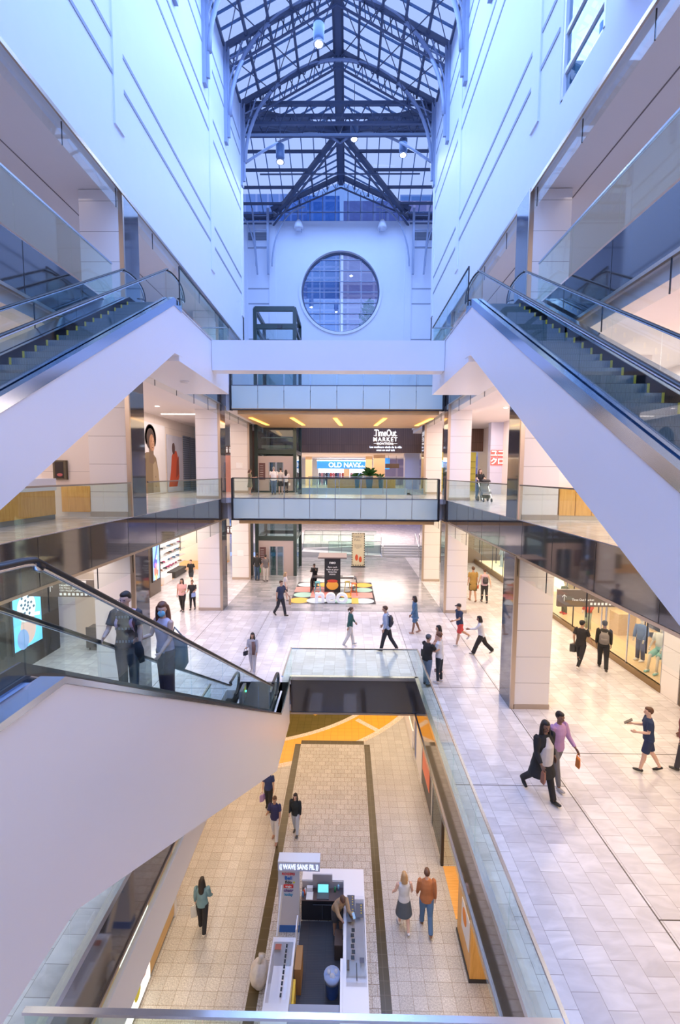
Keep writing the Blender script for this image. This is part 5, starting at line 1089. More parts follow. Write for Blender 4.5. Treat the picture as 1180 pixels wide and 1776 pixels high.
def stool(x, y, c, lab):
    t = thing('bar_stool', lab, 'stool', (x, y, .013)); mm_ = mat('stool_%d' % int(c[0]*100), c, .35, .2)
    MB().tube([(0, 0, .72), (0, 0, .76)], [.17, .16], 16).build('seat', mm_, t)
    for sx_, sy__ in ((-1, -1), (1, -1), (1, 1), (-1, 1)): MB().bar((sx_*.11, sy__*.11, .72), (sx_*.2, sy__*.2, 0), .035).build('leg', mm_, t)
    r = MB()
    for a, b in (((-1, -1), (1, -1)), ((1, -1), (1, 1)), ((1, 1), (-1, 1)), ((-1, 1), (-1, -1))): r.bar((a[0]*.165, a[1]*.165, .28), (b[0]*.165, b[1]*.165, .28), .02)
    r.build('footrest', mm_, t); return t
stool(-1.75, 27.6, (.20, .62, .68), 'turquoise metal bar stool at the left desk')
stool(.1, 27.75, (.58, .48, .14), 'olive yellow metal bar stool at the right desk')
stool(.5, 27.35, (.85, .18, .04), 'orange red metal bar stool, rightmost at the stand')
t = thing('poster_stand', 'tall cream poster stand with a dark dashed border near the ramp', 'poster stand', (.97, 36, 0), world=True)
MB().box(.45, 1.5, 35.95, 36.1, .06, 2.75).build('board', mat('cream_board', (.72, .66, .48), .6), t); MB().box(.4, 1.55, 35.8, 36.3, 0, .06).build('base', BLACK, t)
m = MB()
for k in range(14): m.box(.45, .52, 35.94, 35.95, .15+k*.19, .25+k*.19).box(1.43, 1.5, 35.94, 35.95, .15+k*.19, .25+k*.19)
for k in range(5): m.box(.55+k*.19, .65+k*.19, 35.94, 35.95, 2.66, 2.72).box(.55+k*.19, .65+k*.19, 35.94, 35.95, .1, .16)
m.build('dashed_border', BLACK, t); text('lettering', 'THIRST\nFULL', .24, mat('print_grey', (.2, .18, .15), .6), (.92, 35.94, 2.3), FACE, t, .003)
text('lettering', 'Refresh your day\nwith a new taste\nat the food hall\nupstairs', .09, MATS['print_grey'], (.95, 35.94, 1.65), FACE, t, .002)
MB().ell((.85, 35.94, .75), (.12, .01, .26)).ell((1.15, 35.94, .6), (.12, .01, .24)).build('red_bottles', mat('bottle_red', (.65, .10, .04), .5), t)
for (x, z, q) in ((-7.4, L1+1.7, 'middle'), (-7.4, 1.7, 'main')):
    o = tag(MB().box(x-.22, x+.22, 31.175, 31.2, z, z+.38).build('notice', PAPER), 'small white notice on the far left column at the %s level' % q, 'notice')
# ================================================================== phone kiosk, lower level
KX0, KX1, ZK = -1.98, .62, LB
WK = mat('kiosk_white', (.85, .85, .88), .25); KG = mat('kiosk_grey', (.45, .46, .52), .4)
t = thing('phone_kiosk', 'white phone accessory kiosk with an illuminated wave sign', 'kiosk', (-.7, 11.5, LB), world=True)
MB().box(-1.90, -1.29, 12.12, 12.4, LB+.22, -3.94).build('sign_tower', mat('tower_grey', (.62, .62, .68), .4), t)
MB().box(-1.90, -1.29, 12.11, 12.4, LB, LB+.22).build('blue_base', mat('kiosk_blue', (.03, .13, .45), .4), t)
h = MB().box(-1.9, -.69, 12.08, 12.4, -3.94, -3.68).build('header', mat('header_grey', (.55, .58, .75), .4), t)
MB().box(-1.9, -.69, 12.08, 12.4, -3.68, -3.65).build('header_top', WK, t)
WN = em('neon_blue_white', (.80, .90, 1), 1.4)
text('lettering', 'WAVE SANS FIL', .22, WN, (-1.295, 12.07, -3.81), FACE, t, .004, sx=.60)
text('lettering', '((', .2, WN, (-1.82, 12.07, -3.80), FACE, t, .004, sx=.6); text('lettering', '))', .2, WN, (-.77, 12.07, -3.80), FACE, t, .004, sx=.6)
for i, (s_, c, sz) in enumerate((('ROGERS', (.75, .03, .03), .10), ('Bell', (.02, .15, .5), .15), ('fido', (.08, .07, .05), .13), ('virgin', (.9, .9, .9), .08), ('chatr', (.15, .08, .25), .13), ('lucky', (.03, .35, .6), .12))):
    z = -4.06-i*.128; text('lettering', s_, sz, mat('logo_%d' % i, c, .5), (-1.6, 12.105, z), FACE, t, .003, bold=True)
MB().box(-1.74, -1.46, 12.112, 12.119, -4.5, -4.39).build('red_logo_box', mat('logo_red', (.75, .04, .04), .5), t); MB().ell((-1.44, 12.11, -4.32), (.03, .01, .03), 8).build('yellow_dot', mat('logo_yellow', (.8, .7, .05), .5), t)
# counters
MB().box(-1.28, KX1, 12.86, 13.26, LB+.1, -4.95).box(.0, KX1, 7.5, 12.86, LB+.1, -4.95).build('white_counter', WK, t)
MB().box(-1.88, -1.27, 7.5, 11.12, LB+.1, -4.95).build('left_counter', WK, t)
MB().box(-1.86, -1.30, 7.5, 11.10, LB, LB+.1).box(.03, KX1-.03, 7.5, 13.2, LB, LB+.1).build('plinth', KG, t)
MB().box(-1.84, -1.32, 9.6, 11.0, -4.95, -4.86).build('left_glass_case', glass('case_glass', (.98, .98, .99), .03), t); MB().box(.08, KX1-.03, 9.98, 12.25, -4.95, -4.84).build('right_glass_case', MATS['case_glass'], t)
MB().box(-.07, -.003, 7.5, 10.6, LB, -4.93).build('inner_shelf', WK, t)
MB().box(-1.26, -.02, 12.45, 12.85, LB+.05, -5.2).build('black_cabinet', BLACK, t); MB().box(-1.26, -.02, 12.4, 12.85, -5.2, -5.17).build('desk_top', mat('desk_brown', (.12, .08, .07), .35), t)
MB().box(-.9, -.35, 12.38, 12.4, -5.3, -5.27).build('drawer_handle', STEEL, t); MB().bar((-.63, 12.44, LB+.1), (-.63, 12.44, -5.35), .012).build('door_gap', STEEL, t)
MB().box(-.95, -.35, 12.80, 12.84, -5.17, -4.72).box(-1.26, -.02, 12.82, 12.85, -5.17, -4.96).build('grey_backboard', KG, t)
MB().box(-1.27, -.06, 7.5, 12.44, LB, LB+.02).build('rubber_mat', tiles('ribbed_rubber', (.06, .055, .058), (.07, .06, .06), (.04, .036, .038), .5, .04, .5, .004, 0, 'XY'), t)
MB().bar((-1.78, 11.15, -4.95), (-1.75, 11.9, -4.2), .03, .3).bar((-1.27, 11.1, -4.9), (-1.27, 11.5, -4.9), .03, .4).build('side_gate', WK, t)
tag(MB().box(-1.26, -.08, 8.9, 9.6, -5.0, -4.96).build('hinged_flap', mat('flap_grey', (.35, .36, .42), .3)), 'grey hinged flap closing the near end of the kiosk', 'flap')
def small(name, lab, cat, m_, *b, grp=None): o = MB().box(*b).build(name, m_); return tag(o, lab, cat, grp)
t = thing('laptop', 'open laptop with a bright landscape picture on the kiosk desk', 'laptop', (-.62, 12.6, -5.17), world=True)
MB().box(-.80, -.44, 12.43, 12.64, -5.169, -5.15).build('keyboard_base', mat('laptop_dark', (.10, .09, .10), .4), t); MB().prism([(12.64, -5.15), (12.655, -5.15), (12.72, -4.93), (12.705, -4.93)], 'X', -.80, -.44).build('lid', MATS['laptop_dark'], t)
MB().prism([(12.636, -5.14), (12.641, -5.14), (12.703, -4.94), (12.698, -4.94)], 'X', -.78, -.46).build('display', em('laptop_picture', (.15, .55, .6), 1.3), t)
small('paper_sheet', 'white sheet of paper lying on the brown kiosk desk', 'paper', PAPER, -1.12, -.92, 12.42, 12.68, -5.169, -5.165)
small('card_terminal', 'white card terminal with papers at the left of the laptop', 'terminal', PLASTW, -1.12, -.94, 12.69, 12.79, -5.169, -5.06)
random.seed(4)
for i, (x, c, q) in enumerate(((-1.22, (.1, .3, .7), 'deep blue'), (-1.19, (.7, .1, .12), 'red'), (-1.16, (.75, .8, .9), 'pale'), (-.26, (.05, .35, .15), 'green'), (-.16, (.3, .6, .9), 'light blue'))):
    tag(MB().tube([(x, 12.52+.06*i, -5.169), (x, 12.52+.06*i, -5.04), (x, 12.52+.06*i, -5.0)], [.03, .03, .012], 12).build('bottle', mat('bottle_%s' % q, c, .3), smooth=True), 'small %s bottle standing on the kiosk desk' % q, 'bottle')
BR = mat('case_brown', (.09, .07, .06), .4)
for i, (x, y, q) in enumerate(((.20, 12.0, 'farther left'), (.20, 11.62, 'nearer left'), (.44, 11.75, 'large right'))):
    t = thing('phone_display', '%s dark angled display card with yellow dots on the right kiosk counter' % q, 'display', (x, y, -4.83), world=True)
    MB().prism([(y-.15, -4.84), (y+.17, -4.84), (y+.17, -4.74)], 'X', x-.09, x+.12).build('card', BR, t)
    for k in range(4): MB().ell((x+.06, y-.05+k*.06, -4.81+k*.018), (.018, .018, .01), 8).build('yellow_dot', mat('dot_yellow', (.85, .6, .05), .5), t)
PH = mat('phone_black', (.02, .02, .025), .2)
for i in range(6): small('phone', 'small black phone lying on the right kiosk counter', 'phone', PH, .20+.02*(i % 2), .29+.02*(i % 2), 10.5+i*.14, 10.59+i*.14, -4.839, -4.826, grp='phones on the right kiosk counter')
for i in range(10): small('phone', 'small dark phone stand in the left kiosk glass case', 'phone', PH, -1.50, -1.455, 9.65+i*.125, 9.72+i*.125, -4.859, -4.83, grp='phone stands in the left kiosk case')
small('price_card', 'red and brown card on the far end of the left kiosk counter', 'card', mat('card_red', (.4, .12, .08), .5), -1.78, -1.62, 10.72, 10.86, -4.858, -4.85)
small('cable_channel', 'long thin dark strip on the right kiosk counter', 'strip', BLACK, .33, .35, 10.02, 10.42, -4.839, -4.83)
small('dark_paddle', 'long dark slab lying along the inner edge of the right counter', 'slab', BR, .1, .16, 10.25, 10.48, -4.839, -4.82)
small('dark_card', 'square dark printed card on the right kiosk counter near the strip', 'card', mat('card_slate', (.10, .11, .16), .5), .42, .54, 10.42, 10.55, -4.839, -4.833)
small('carton', 'tall brown cardboard carton inside the kiosk', 'box', mat('cardboard', (.42, .22, .08), .7), -1.25, -1.08, 10.5, 11.1, LB+.021, LB+.75)
tag(MB().prism([(9.95, LB+.02), (10.4, LB+.02), (10.4, LB+.6), (9.9, LB+.5)], 'X', -1.26, -1.2).build('yellow_folder', mat('folder_yellow', (.85, .55, .03), .5)), 'yellow folder leaning inside the kiosk beside the carton', 'folder')
t = thing('waste_bin', 'blue waste bin with a clear bag and crumpled paper in the kiosk', 'bin', (-.28, 10.55, LB+.021))
MB().tube([(0, 0, 0), (0, 0, .5)], [.15, .19], 16, cap=True).build('bucket', mat('bin_blue', (.05, .12, .35), .4), t); MB().tube([(0, 0, .42), (0, 0, .56), (0, 0, .5)], [.2, .215, .17], 18).build('bag_liner', mat('bag_clear', (.55, .62, .80), .3), t, smooth=True)
m = MB(); random.seed(2)
for i in range(7): m.ell((random.uniform(-.1, .1), random.uniform(-.1, .1), .5+random.uniform(0, .06)), (.05, .06, .035), 6)
m.build('crumpled_paper', mat('paper_litter', (.75, .68, .62), .7), t)
t = thing('garbage_bag', 'knotted translucent beige garbage bag on the left of the kiosk', 'bag', (-2.2, 10.75, LB))
m = MB(); m.ell((0, 0, .32), (.24, .3, .33), 16); m.tube([(0, 0, .58), (.03, 0, .7), (.06, .03, .82)], [.08, .05, .09], 10)
o = m.build('bag_body', mat('bag_beige', (.62, .56, .48), .35, noise=.25, nscale=9, bump=1.0), t, smooth=True)
d = o.modifiers.new('folds', 'DISPLACE'); tx = bpy.data.textures.new('folds', 'CLOUDS'); tx.noise_scale = .14; d.texture = tx; d.strength = .09
t = thing('seat_stool', 'brown padded stool beside the right kiosk counter', 'stool', (-.12, 11.6, LB+.02))
MB().box(-.12, .1, -.25, .2, 0, .42).build('body', mat('seat_brown', (.10, .07, .05), .5), t); MB().box(-.12, .1, -.25, .2, .42, .46).build('seat', mat('seat_pad', (.13, .09, .07), .5), t)
# ================================================================== people
def remesh(mb, vox):
    me = bpy.data.meshes.new('tmp'); me.from_pydata([tuple(p) for p in mb.v], [], mb.f); me.update()
    o = bpy.data.objects.new('tmp', me); COL.objects.link(o)
    r = o.modifiers.new('r', 'REMESH'); r.mode = 'VOXEL'; r.voxel_size = vox; r.use_smooth_shade = True
    sm = o.modifiers.new('s', 'SMOOTH'); sm.factor = .5; sm.iterations = 2
    dg = bpy.context.evaluated_depsgraph_get(); ev = o.evaluated_get(dg)
    out = bpy.data.meshes.new_from_object(ev); bpy.data.objects.remove(o); bpy.data.meshes.remove(me)
    return out
def finish(me, name, m_, parent):
    me.name = name; me.materials.clear(); me.materials.append(m_); me.polygons.foreach_set('use_smooth', [True]*len(me.polygons))
    o = bpy.data.objects.new(name, me); COL.objects.link(o); o.parent = parent; return o
SK = {'l': (.72, .47, .36), 'm': (.52, .31, .21), 'd': (.26, .14, .09)}
HAIR = {'black': (.018, .013, .012), 'brown': (.10, .045, .025), 'blond': (.45, .28, .13), 'red': (.16, .06, .03), 'grey': (.3, .28, .27)}
GRIP = {}
def person(label, x, y, z, deg, H=1.72, skin='m', hair='black', style='short', top=(.1, .1, .12), tstyle='tee', bot=(.05, .05, .07), bstyle='trousers',
           shoe=(.04, .04, .04), legs=((18, 4), (-16, 22)), arms=((-18, 8, 18), (18, 8, 12)), lean=2, turn=0, nod=0, fat=1.0, group=None, hand_l=None, inner=None, vox=.0095):
    k = H/1.75; t = thing('person', label, 'person', (x, y, z), math.radians(deg), group)
    R = lambda d_: math.radians(d_)
    hz = .92; low = []
    L = []
    for s, (a, kn) in zip((-1, 1), legs):
        hp = Vector((s*.088, 0, hz)); th = R(a); sh = R(a-kn)
        knp = hp+Vector((s*.008, math.sin(th), -math.cos(th)))*.43; an = knp+Vector((0, math.sin(sh), -math.cos(sh)))*.41
        pitch = R(max(-55, min(25, (a-kn)*.8))) if a-kn < 0 else R(10)
        toe = an+Vector((s*.02, math.cos(pitch)*.15, math.sin(pitch)*.15-.045)); heel = an+Vector((0, -.05*math.cos(pitch), -.055-.05*math.sin(pitch)))
        L.append((hp, knp, an, toe, heel)); low.append(min(toe.z-.022, heel.z-.022, an.z-.07))
    dz = -min(low); off = Vector((0, 0, dz))
    L = [tuple(p+off for p in q) for q in L]
    hip = Vector((0, 0, hz))+off; ml = Matrix.Rotation(-R(lean), 3, 'X')
    U = lambda p: hip+ml @ (Vector(p)+off-hip)
    hc = U((0, .01, 1.625)); mh = ml @ Matrix.Rotation(R(turn), 3, 'Z') @ Matrix.Rotation(-R(nod), 3, 'X')
    Hd = lambda p: hc+mh @ Vector(p)
    A = []
    for s, (sw, ab, el) in zip((-1, 1), arms):
        sp = U((s*.175*fat**.5, 0, 1.42)); d1 = Vector((s*math.sin(R(ab)), math.sin(R(sw)), -math.cos(R(sw)))).normalized()
        ep = sp+d1*.275; a2 = R(sw+el); d2 = Vector((s*math.sin(R(ab))*(.5 if el < 50 else -.55), math.sin(a2), -math.cos(a2))).normalized(); wp = ep+d2*.245
        A.append((sp, ep, wp, d2, s))
    sc = lambda m: [m.v.__setitem__(i, tuple(Vector(p)*k)) for i, p in enumerate(m.v)] and m
    # body ---------------------------------------------------------
    b = MB(); X_ = (1, 0, 0)
    b.tube([U((0, -.01, .86)), U((0, 0, .95)), U((0, 0, 1.08)), U((0, .01, 1.28)), U((0, 0, 1.40)), U((0, 0, 1.46))], [(.13, .09), (.155*fat, .105*fat), (.125*fat, .09*fat), (.15*fat, .105*fat), (.15, .085), (.06, .055)], 16, side=X_)
    b.tube([U((0, 0, 1.42)), U((0, .005, 1.50)), Hd((0, -.005, -.07))], [.062, .052, .05], 12, side=X_)
    b.ell(Hd((0, 0, .02)), (.073, .092, .103), 12, mh); b.ell(Hd((0, .025, -.045)), (.052, .062, .065), 10, mh); b.ell(Hd((0, .045, -.085)), (.025, .025, .02), 8, mh)
    b.tube([Hd((0, .085, .018)), Hd((0, .108, -.02)), Hd((0, .095, -.03))], [.009, .016, .012], 8, side=X_)
    for s in (-1, 1): b.ell(Hd((s*.073, -.005, -.005)), (.012, .02, .03), 8, mh)
    b.ell(Hd((0, .078, .035)), (.05, .018, .012), 8, mh)
    for hp, kn, an, toe, heel in L:
        b.tube([hp+Vector((0, 0, .02)), hp.lerp(kn, .35), hp.lerp(kn, .85), kn, kn.lerp(an, .28)+Vector((0, -.012, 0)), kn.lerp(an, .7), an], [.088*fat, .082*fat, .058*fat, .054, .057, .042, .036], 12, side=X_)
        b.tube([heel+Vector((0, 0, .02)), an+Vector((0, .02, -.03)), an.lerp(toe, .6)+Vector((0, 0, -.015)), toe], [.03, (.036, .035), (.04, .026), (.036, .018)], 10, side=X_)
    hands = []
    for sp, ep, wp, d2, s in A:
        b.tube([sp+Vector((-s*.02, 0, .01)), sp, sp.lerp(ep, .45), ep, ep.lerp(wp, .3), wp], [.05, .053*fat**.5, .046*fat**.5, .038, .038, .026], 12, side=X_)
        sd = Vector((0, 1, 0)) if abs(d2.y) < .75 else Vector((0, 0, 1)); sd = (sd-d2*sd.dot(d2)).normalized(); nn = d2.cross(sd)*(-s)
        pc = wp+d2*.085
        b.tube([wp, wp+d2*.04, pc], [(.024, .018), (.036, .016), (.040, .013)], 10, side=tuple(sd))
        for i, (o_, ln) in enumerate(((.030, .066), (.010, .078), (-.010, .073), (-.029, .056))):
            base = pc+sd*o_-d2*.008; mid = base+d2*ln*.5+nn*.006; tip = mid+d2*ln*.42+nn*.024
            b.tube([base, mid, tip], [.0095, .009, .0075], 7)
        b.tube([wp+d2*.025+sd*.026, wp+d2*.055+sd*.052+nn*.012, wp+d2*.088+sd*.056+nn*.022], [.0125, .011, .009], 7)
        hands.append((wp+d2*.10, s))
    me = remesh(sc(b), vox)
    body = finish(me, 'body', mat('skin_'+skin, SK[skin], .5), t)
    # face details joined to the body mesh
    fm = MB()
    fm.m(1)
    for s in (-1, 1): fm.ell(Hd((s*.030, .0815, .012))*1.0, (.0125, .006, .006), 6, mh)
    for s in (-1, 1): fm.tube([Hd((s*.014, .088, .034)), Hd((s*.045, .079, .036))], [.004, .003], 5)
    fm.m(2); fm.ell(Hd((0, .0905, -.052)), (.022, .006, .006), 6, mh); sc(fm)
    me2 = bpy.data.meshes.new('face'); nv = len(me.vertices)
    import bmesh
    bm = bmesh.new(); bm.from_mesh(me); vs_ = [bm.verts.new(p) for p in fm.v]
    for f_, mi in zip(fm.f, fm.mi):
        try: q = bm.faces.new([vs_[i] for i in f_]); q.material_index = mi; q.smooth = True
        except ValueError: pass
    bm.to_mesh(me); bm.free(); me.materials.append(mat('eye_dark', (.03, .02, .02), .3)); me.materials.append(mat('lip', (.35, .12, .10), .5)); bpy.data.meshes.remove(me2)
    # hair ---------------------------------------------------------
    h = MB(); hm = mat('hair_'+hair, HAIR.get(hair, (.1, .1, .1)), .55, bump=.5, nscale=40)
    if style != 'bald':
        h.ell(Hd((0, -.022, .04)), (.082, .092, .096), 12, mh); h.ell(Hd((0, .012, .083)), (.068, .078, .048), 10, mh)
        if style in ('long', 'bob'):
            for s in (-1, 1): h.tube([Hd((s*.062, -.02, .05)), Hd((s*.078, -.02, -.03)), Hd((s*.085, -.01, -.12))]+([Hd((s*.09, .0, -.22))] if style == 'long' else []), [(.03, .05), (.026, .05), (.03, .05), (.03, .04)][:4 if style == 'long' else 3], 8, side=X_)
            h.tube([Hd((0, -.07, .04)), Hd((0, -.085, -.06)), Hd((0, -.085, -.15))]+([Hd((0, -.10, -.26)), Hd((0, -.10, -.36))] if style == 'long' else []), [(.07, .04), (.085, .045), (.09, .045), (.085, .035), (.055, .02)][:5 if style == 'long' else 3], 12, side=X_)
        if style == 'bun': h.ell(Hd((0, -.09, .10)), (.042, .042, .042), 10, mh)
        if style == 'pony': h.tube([Hd((0, -.09, .06)), Hd((0, -.14, .02)), Hd((0, -.13, -.10))], [.03, .035, .012], 8)
        if style == 'curly':
            for i in range(22):
                a = i*2.4; c = math.cos(.25+i*.07); h.ell(Hd((.09*math.cos(a)*math.sqrt(max(0, 1-c*c))*1.1, -.025+.085*math.sin(a)*math.sqrt(max(0, 1-c*c)), .055+.085*c)), (.034, .034, .034), 6)
        finish(remesh(sc(h), .011), 'hair', hm, t)
    if style == 'cap':
        c = MB(); c.ell(Hd((0, -.01, .065)), (.088, .102, .075), 12, mh); c.tube([Hd((0, .06, .075)), Hd((0, .13, .07)), Hd((0, .17, .058))], [(.06, .012), (.065, .01), (.05, .007)], 12, side=X_)
        finish(remesh(sc(c), .010), 'cap', mat('cap_black', (.02, .02, .022), .7), t)
    if style == 'bandana':
        c = MB(); c.ell(Hd((0, -.02, .055)), (.088, .102, .088), 12, mh); finish(remesh(sc(c), .011), 'head_scarf', mat('scarf_grey', (.10, .11, .13), .8), t)
    # top ----------------------------------------------------------
    def cloth(nm, c, bmp=.5): return mat('cloth_%s_%s' % (nm, '_'.join('%02d' % int(v*99) for v in c)), c, .85, bump=bmp, nscale=11, noise=.10)
    g = MB(); e_ = .014; F = fat
    hem = {'tee': .88, 'long': .87, 'tank': .90, 'crop': 1.0, 'dress': .52, 'coat': .58, 'tunic': .74, 'vest': .9}[tstyle]
    rings = []; pr = []
    if hem < .8:
        for zz, (ra, rb) in ((hem, (.24, .19)), (.8, (.195*F, .145*F))): rings.append(U((0, 0, zz)) if zz > .8 else Vector((0, 0, zz))+off); pr.append((ra*(F if zz < .8 else 1), rb*(F if zz < .8 else 1)))
    rings += [U((0, 0, max(hem, .87))), U((0, 0, .97)), U((0, .003, 1.08)), U((0, .01, 1.27)), U((0, .0, 1.39)), U((0, -.003, 1.445)), U((0, -.003, 1.475))]
    pr += [(.165*F+e_, .118*F+e_), (.162*F+e_, .114*F+e_), (.138*F+e_, .100*F+e_), (.160*F+e_, .115*F+e_), (.168+e_, .092+e_), (.125, .075), (.075, .066)]
    g.tube(rings, pr, 20, side=X_)
    if tstyle not in ('tank', 'vest'):
        for sp, ep, wp, d2, s in A:
            pts = [sp+Vector((-s*.03, 0, .012)), sp, sp.lerp(ep, .5)]; rr = [.066, .07*F**.3, .066*F**.3]
            if tstyle in ('long', 'coat', 'tunic') or (tstyle == 'crop'): pts += [ep, ep.lerp(wp, .5), ep.lerp(wp, .9)]; rr += [.056, .048, .04]
            else: pts += [sp.lerp(ep, .72)]; rr += [.068]
            g.tube(pts, rr, 12, side=X_)
    finish(remesh(sc(g), .012), 'coat' if tstyle == 'coat' else ('dress' if tstyle == 'dress' else 'shirt'), cloth('top', top), t)
    if inner:
        g = MB(); g.tube([U((0, .055, .86)), U((0, .065, 1.0)), U((0, .075, 1.25)), U((0, .045, 1.42))], [(.13*F, .12*F), (.135*F, .115*F), (.12*F, .10*F), (.05, .06)], 14, side=X_)
        finish(remesh(sc(g), .012), 'inner_shirt', cloth('in', inner), t)
    # bottoms ------------------------------------------------------
    if not (tstyle == 'dress' and bstyle == 'none'):
        g = MB(); g.tube([U((0, 0, 1.0)), hip+Vector((0, 0, .02)), hip+Vector((0, 0, -.08))], [(.145*F+e_, .10*F+e_), (.165*F+e_, .112*F+e_), (.15*F+e_, .10*F)], 18, side=X_)
        if bstyle == 'skirt':
            g.tube([hip+Vector((0, 0, .03)), hip+Vector((0, 0, -.2)), hip+Vector((0, 0, -.42))], [(.175*F, .125*F), (.215*F, .175*F), (.25*F, .22*F)], 20, side=X_)
        else:
            for hp, kn, an, toe, heel in L:
                if bstyle == 'shorts': g.tube([hp, hp.lerp(kn, .4), hp.lerp(kn, .86)], [.105*F, .102*F, .095*F], 14, side=X_)
                elif bstyle == 'wide': g.tube([hp, hp.lerp(kn, .5), kn, kn.lerp(an, .5), kn.lerp(an, .98)], [.108*F, .102*F, .09, .088, .09], 14, side=X_)
                elif bstyle == 'slim': g.tube([hp, hp.lerp(kn, .5), kn, kn.lerp(an, .4), kn.lerp(an, .95)], [.102*F, .09*F, .067, .064, .047], 14, side=X_)
                else: g.tube([hp, hp.lerp(kn, .5), kn, kn.lerp(an, .5), kn.lerp(an, .99)], [.105*F, .096*F, .076, .068, .064], 14, side=X_)
        finish(remesh(sc(g), .012), {'shorts': 'shorts', 'skirt': 'skirt'}.get(bstyle, 'trousers'), cloth('bot', bot), t)
    for hp, kn, an, toe, heel in L:
        g = MB(); g.tube([heel+Vector((0, -.012, .012)), heel+Vector((0, .02, .03)), an.lerp(toe, .55)+Vector((0, 0, -.018)), toe+Vector((0, .02, 0))], [(.032, .03), (.043, .042), (.048, .034), (.036, .022)], 10, side=X_)
        finish(remesh(sc(g), .010), 'shoe', mat('shoe_%s' % '_'.join('%02d' % int(v*99) for v in shoe), shoe, .5), t)
    mw = Matrix.Translation((x, y, z)) @ Matrix.Rotation(math.radians(deg), 4, 'Z')
    W_ = lambda p: mw @ (Vector(p)*k)
    return dict(t=t, hands=[W_(h_[0]) for h_ in hands], U=lambda p: W_(U(p)), Hd=lambda p: W_(Hd(p)), rot=math.radians(deg), k=k)
def bag(name, lab, cat, P, i, w_, d_, h_, col, rot=0, strap=.35):
    c = P['hands'][i]; t = thing(name, lab, cat, (c.x, c.y, c.z-strap-h_), P['rot']+rot); m_ = mat('bagm_%s' % '_'.join('%02d' % int(v*99) for v in col), col, .6, noise=.08)
    MB().tube([(0, 0, 0), (0, 0, h_*.1), (0, 0, h_*.9), (0, 0, h_)], [(w_*.46, d_*.42), (w_/2, d_/2), (w_*.5, d_*.42), (w_*.46, d_*.2)], 4, side=(1, 1, 0)).build('bag_body', m_, t)
    MB().tube([(-w_*.25, 0, h_), (-w_*.2, 0, h_+strap*.7), (0, 0, h_+strap), (w_*.2, 0, h_+strap*.7), (w_*.25, 0, h_)], .009, 6).build('strap', m_, t, smooth=True); return t
def backpack(lab, P, col, w_=.30, h_=.42):
    a = P['U']((0, -.16, 1.18)); k = P['k']; t = thing('backpack', lab, 'backpack', tuple(a), P['rot']); m_ = mat('bp_%s' % '_'.join('%02d' % int(v*99) for v in col), col, .6, noise=.15)
    MB().tube([(0, 0, -h_/2), (0, -.02, -h_*.3), (0, -.02, h_*.25), (0, .01, h_/2)], [(w_*.42, .06), (w_*.5, .085), (w_*.48, .08), (w_*.3, .045)], 16, side=(1, 0, 0)).build('pack', m_, t, smooth=True)
    MB().tube([(0, -.09, -h_*.3), (0, -.105, -.05), (0, -.08, .02)], [(w_*.36, .02), (w_*.36, .03), (w_*.3, .01)], 12, side=(1, 0, 0)).build('front_pocket', m_, t, smooth=True)
    for s in (-1, 1): MB().tube([(s*.09, .03, h_*.42), (s*.10, .13, h_*.55), (s*.10, .29, h_*.25), (s*.11, .2, -h_*.15), (s*.12, .04, -h_*.35)], [(.022, .008)]*5, 8, side=(1, 0, 0)).build('shoulder_strap', m_, t, smooth=True)
    return t
def phone(lab, P, i, col=(.02, .02, .03), s=1.0):
    c = P['hands'][i]; t = tag(MB().box(-.035*s, .035*s, -.006, .006, -.07*s, .07*s).build('phone', mat('phone_%d' % int(col[0]*99), col, .3)), lab, 'phone'); t.location = c+Vector((0, 0, .05)); t.rotation_euler = (.9, 0, P['rot']); return t
STAND = ((2, 2), (-2, 3)); HANG = ((0, 7, 12), (2, 7, 12)); WALK = ((17, 4), (-14, 20)); WALK2 = ((-20, 26), (22, 4))
# -- riders on the lower escalator
P = person('person with glasses and short black hair in charcoal tee riding the lower escalator', -3.2, 6.4, 4.13, 186, 1.64, 'l', 'black', 'short', (.075, .07, .075), 'tee', (.10, .105, .11), 'trousers', (.05, .05, .06), STAND, ((8, 10, 14), (22, 14, 60)), 2, -8)
g = MB()
for s in (-1, 1): g.tube([P['Hd']((s*.032+.022*math.cos(a), .096, .012+.018*math.sin(a))) for a in [2*PI*i/12 for i in range(13)]], .003, 5)
g.bar(P['Hd']((-.01, .1, .014)), P['Hd']((.01, .1, .014)), .004); tag(g.build('eyeglasses', mat('glasses_frame', (.5, .35, .45), .3)), 'thin framed eyeglasses worn by the rider in the charcoal tee', 'eyeglasses')
tt = P['t']
for i, (zz, ww) in enumerate(((1.33, .30), (1.16, .34), (.97, .32))):
    m = MB()
    for q in range(6): m.box(-ww/2*.8+q*ww/7.5, -ww/2*.8+q*ww/7.5+ww/13, .128, .133, zz-.018-.03, zz+.018-.03)
    o = m.build('printed_lettering', mat('print_pale', (.25, .28, .30), .7), tt)
backpack('pale pink strapped backpack worn by the rider in the charcoal tee', P, (.62, .45, .58))
tag(MB().tube([P['hands'][0]+Vector((.05, -.05, -.12)), P['hands'][0]+Vector((0, -.03, .04)), P['hands'][0]+Vector((-.03, 0, .16))], [.035, .065, .04], 10).build('folded_jacket', mat('black_cloth', (.015, .015, .02), .9, bump=.8), smooth=True), 'black jacket bundled over the arm of the rider in the charcoal tee', 'jacket')
P = person('person with auburn hair, sleeveless pale top and maroon skirt riding the lower escalator', -2.72, 6.6, 4.01, 150, 1.56, 'l', 'red', 'long', (.62, .55, .66), 'tank', (.11, .065, .085), 'wide', (.05, .04, .04), STAND, ((10, 6, 40), (20, 8, 70)), 3, 40, 8)
t = thing('tote_bag', 'large slate grey tote bag on the side of the auburn haired rider', 'bag', tuple(P['U']((-.16, -.12, .70))), P['rot'])
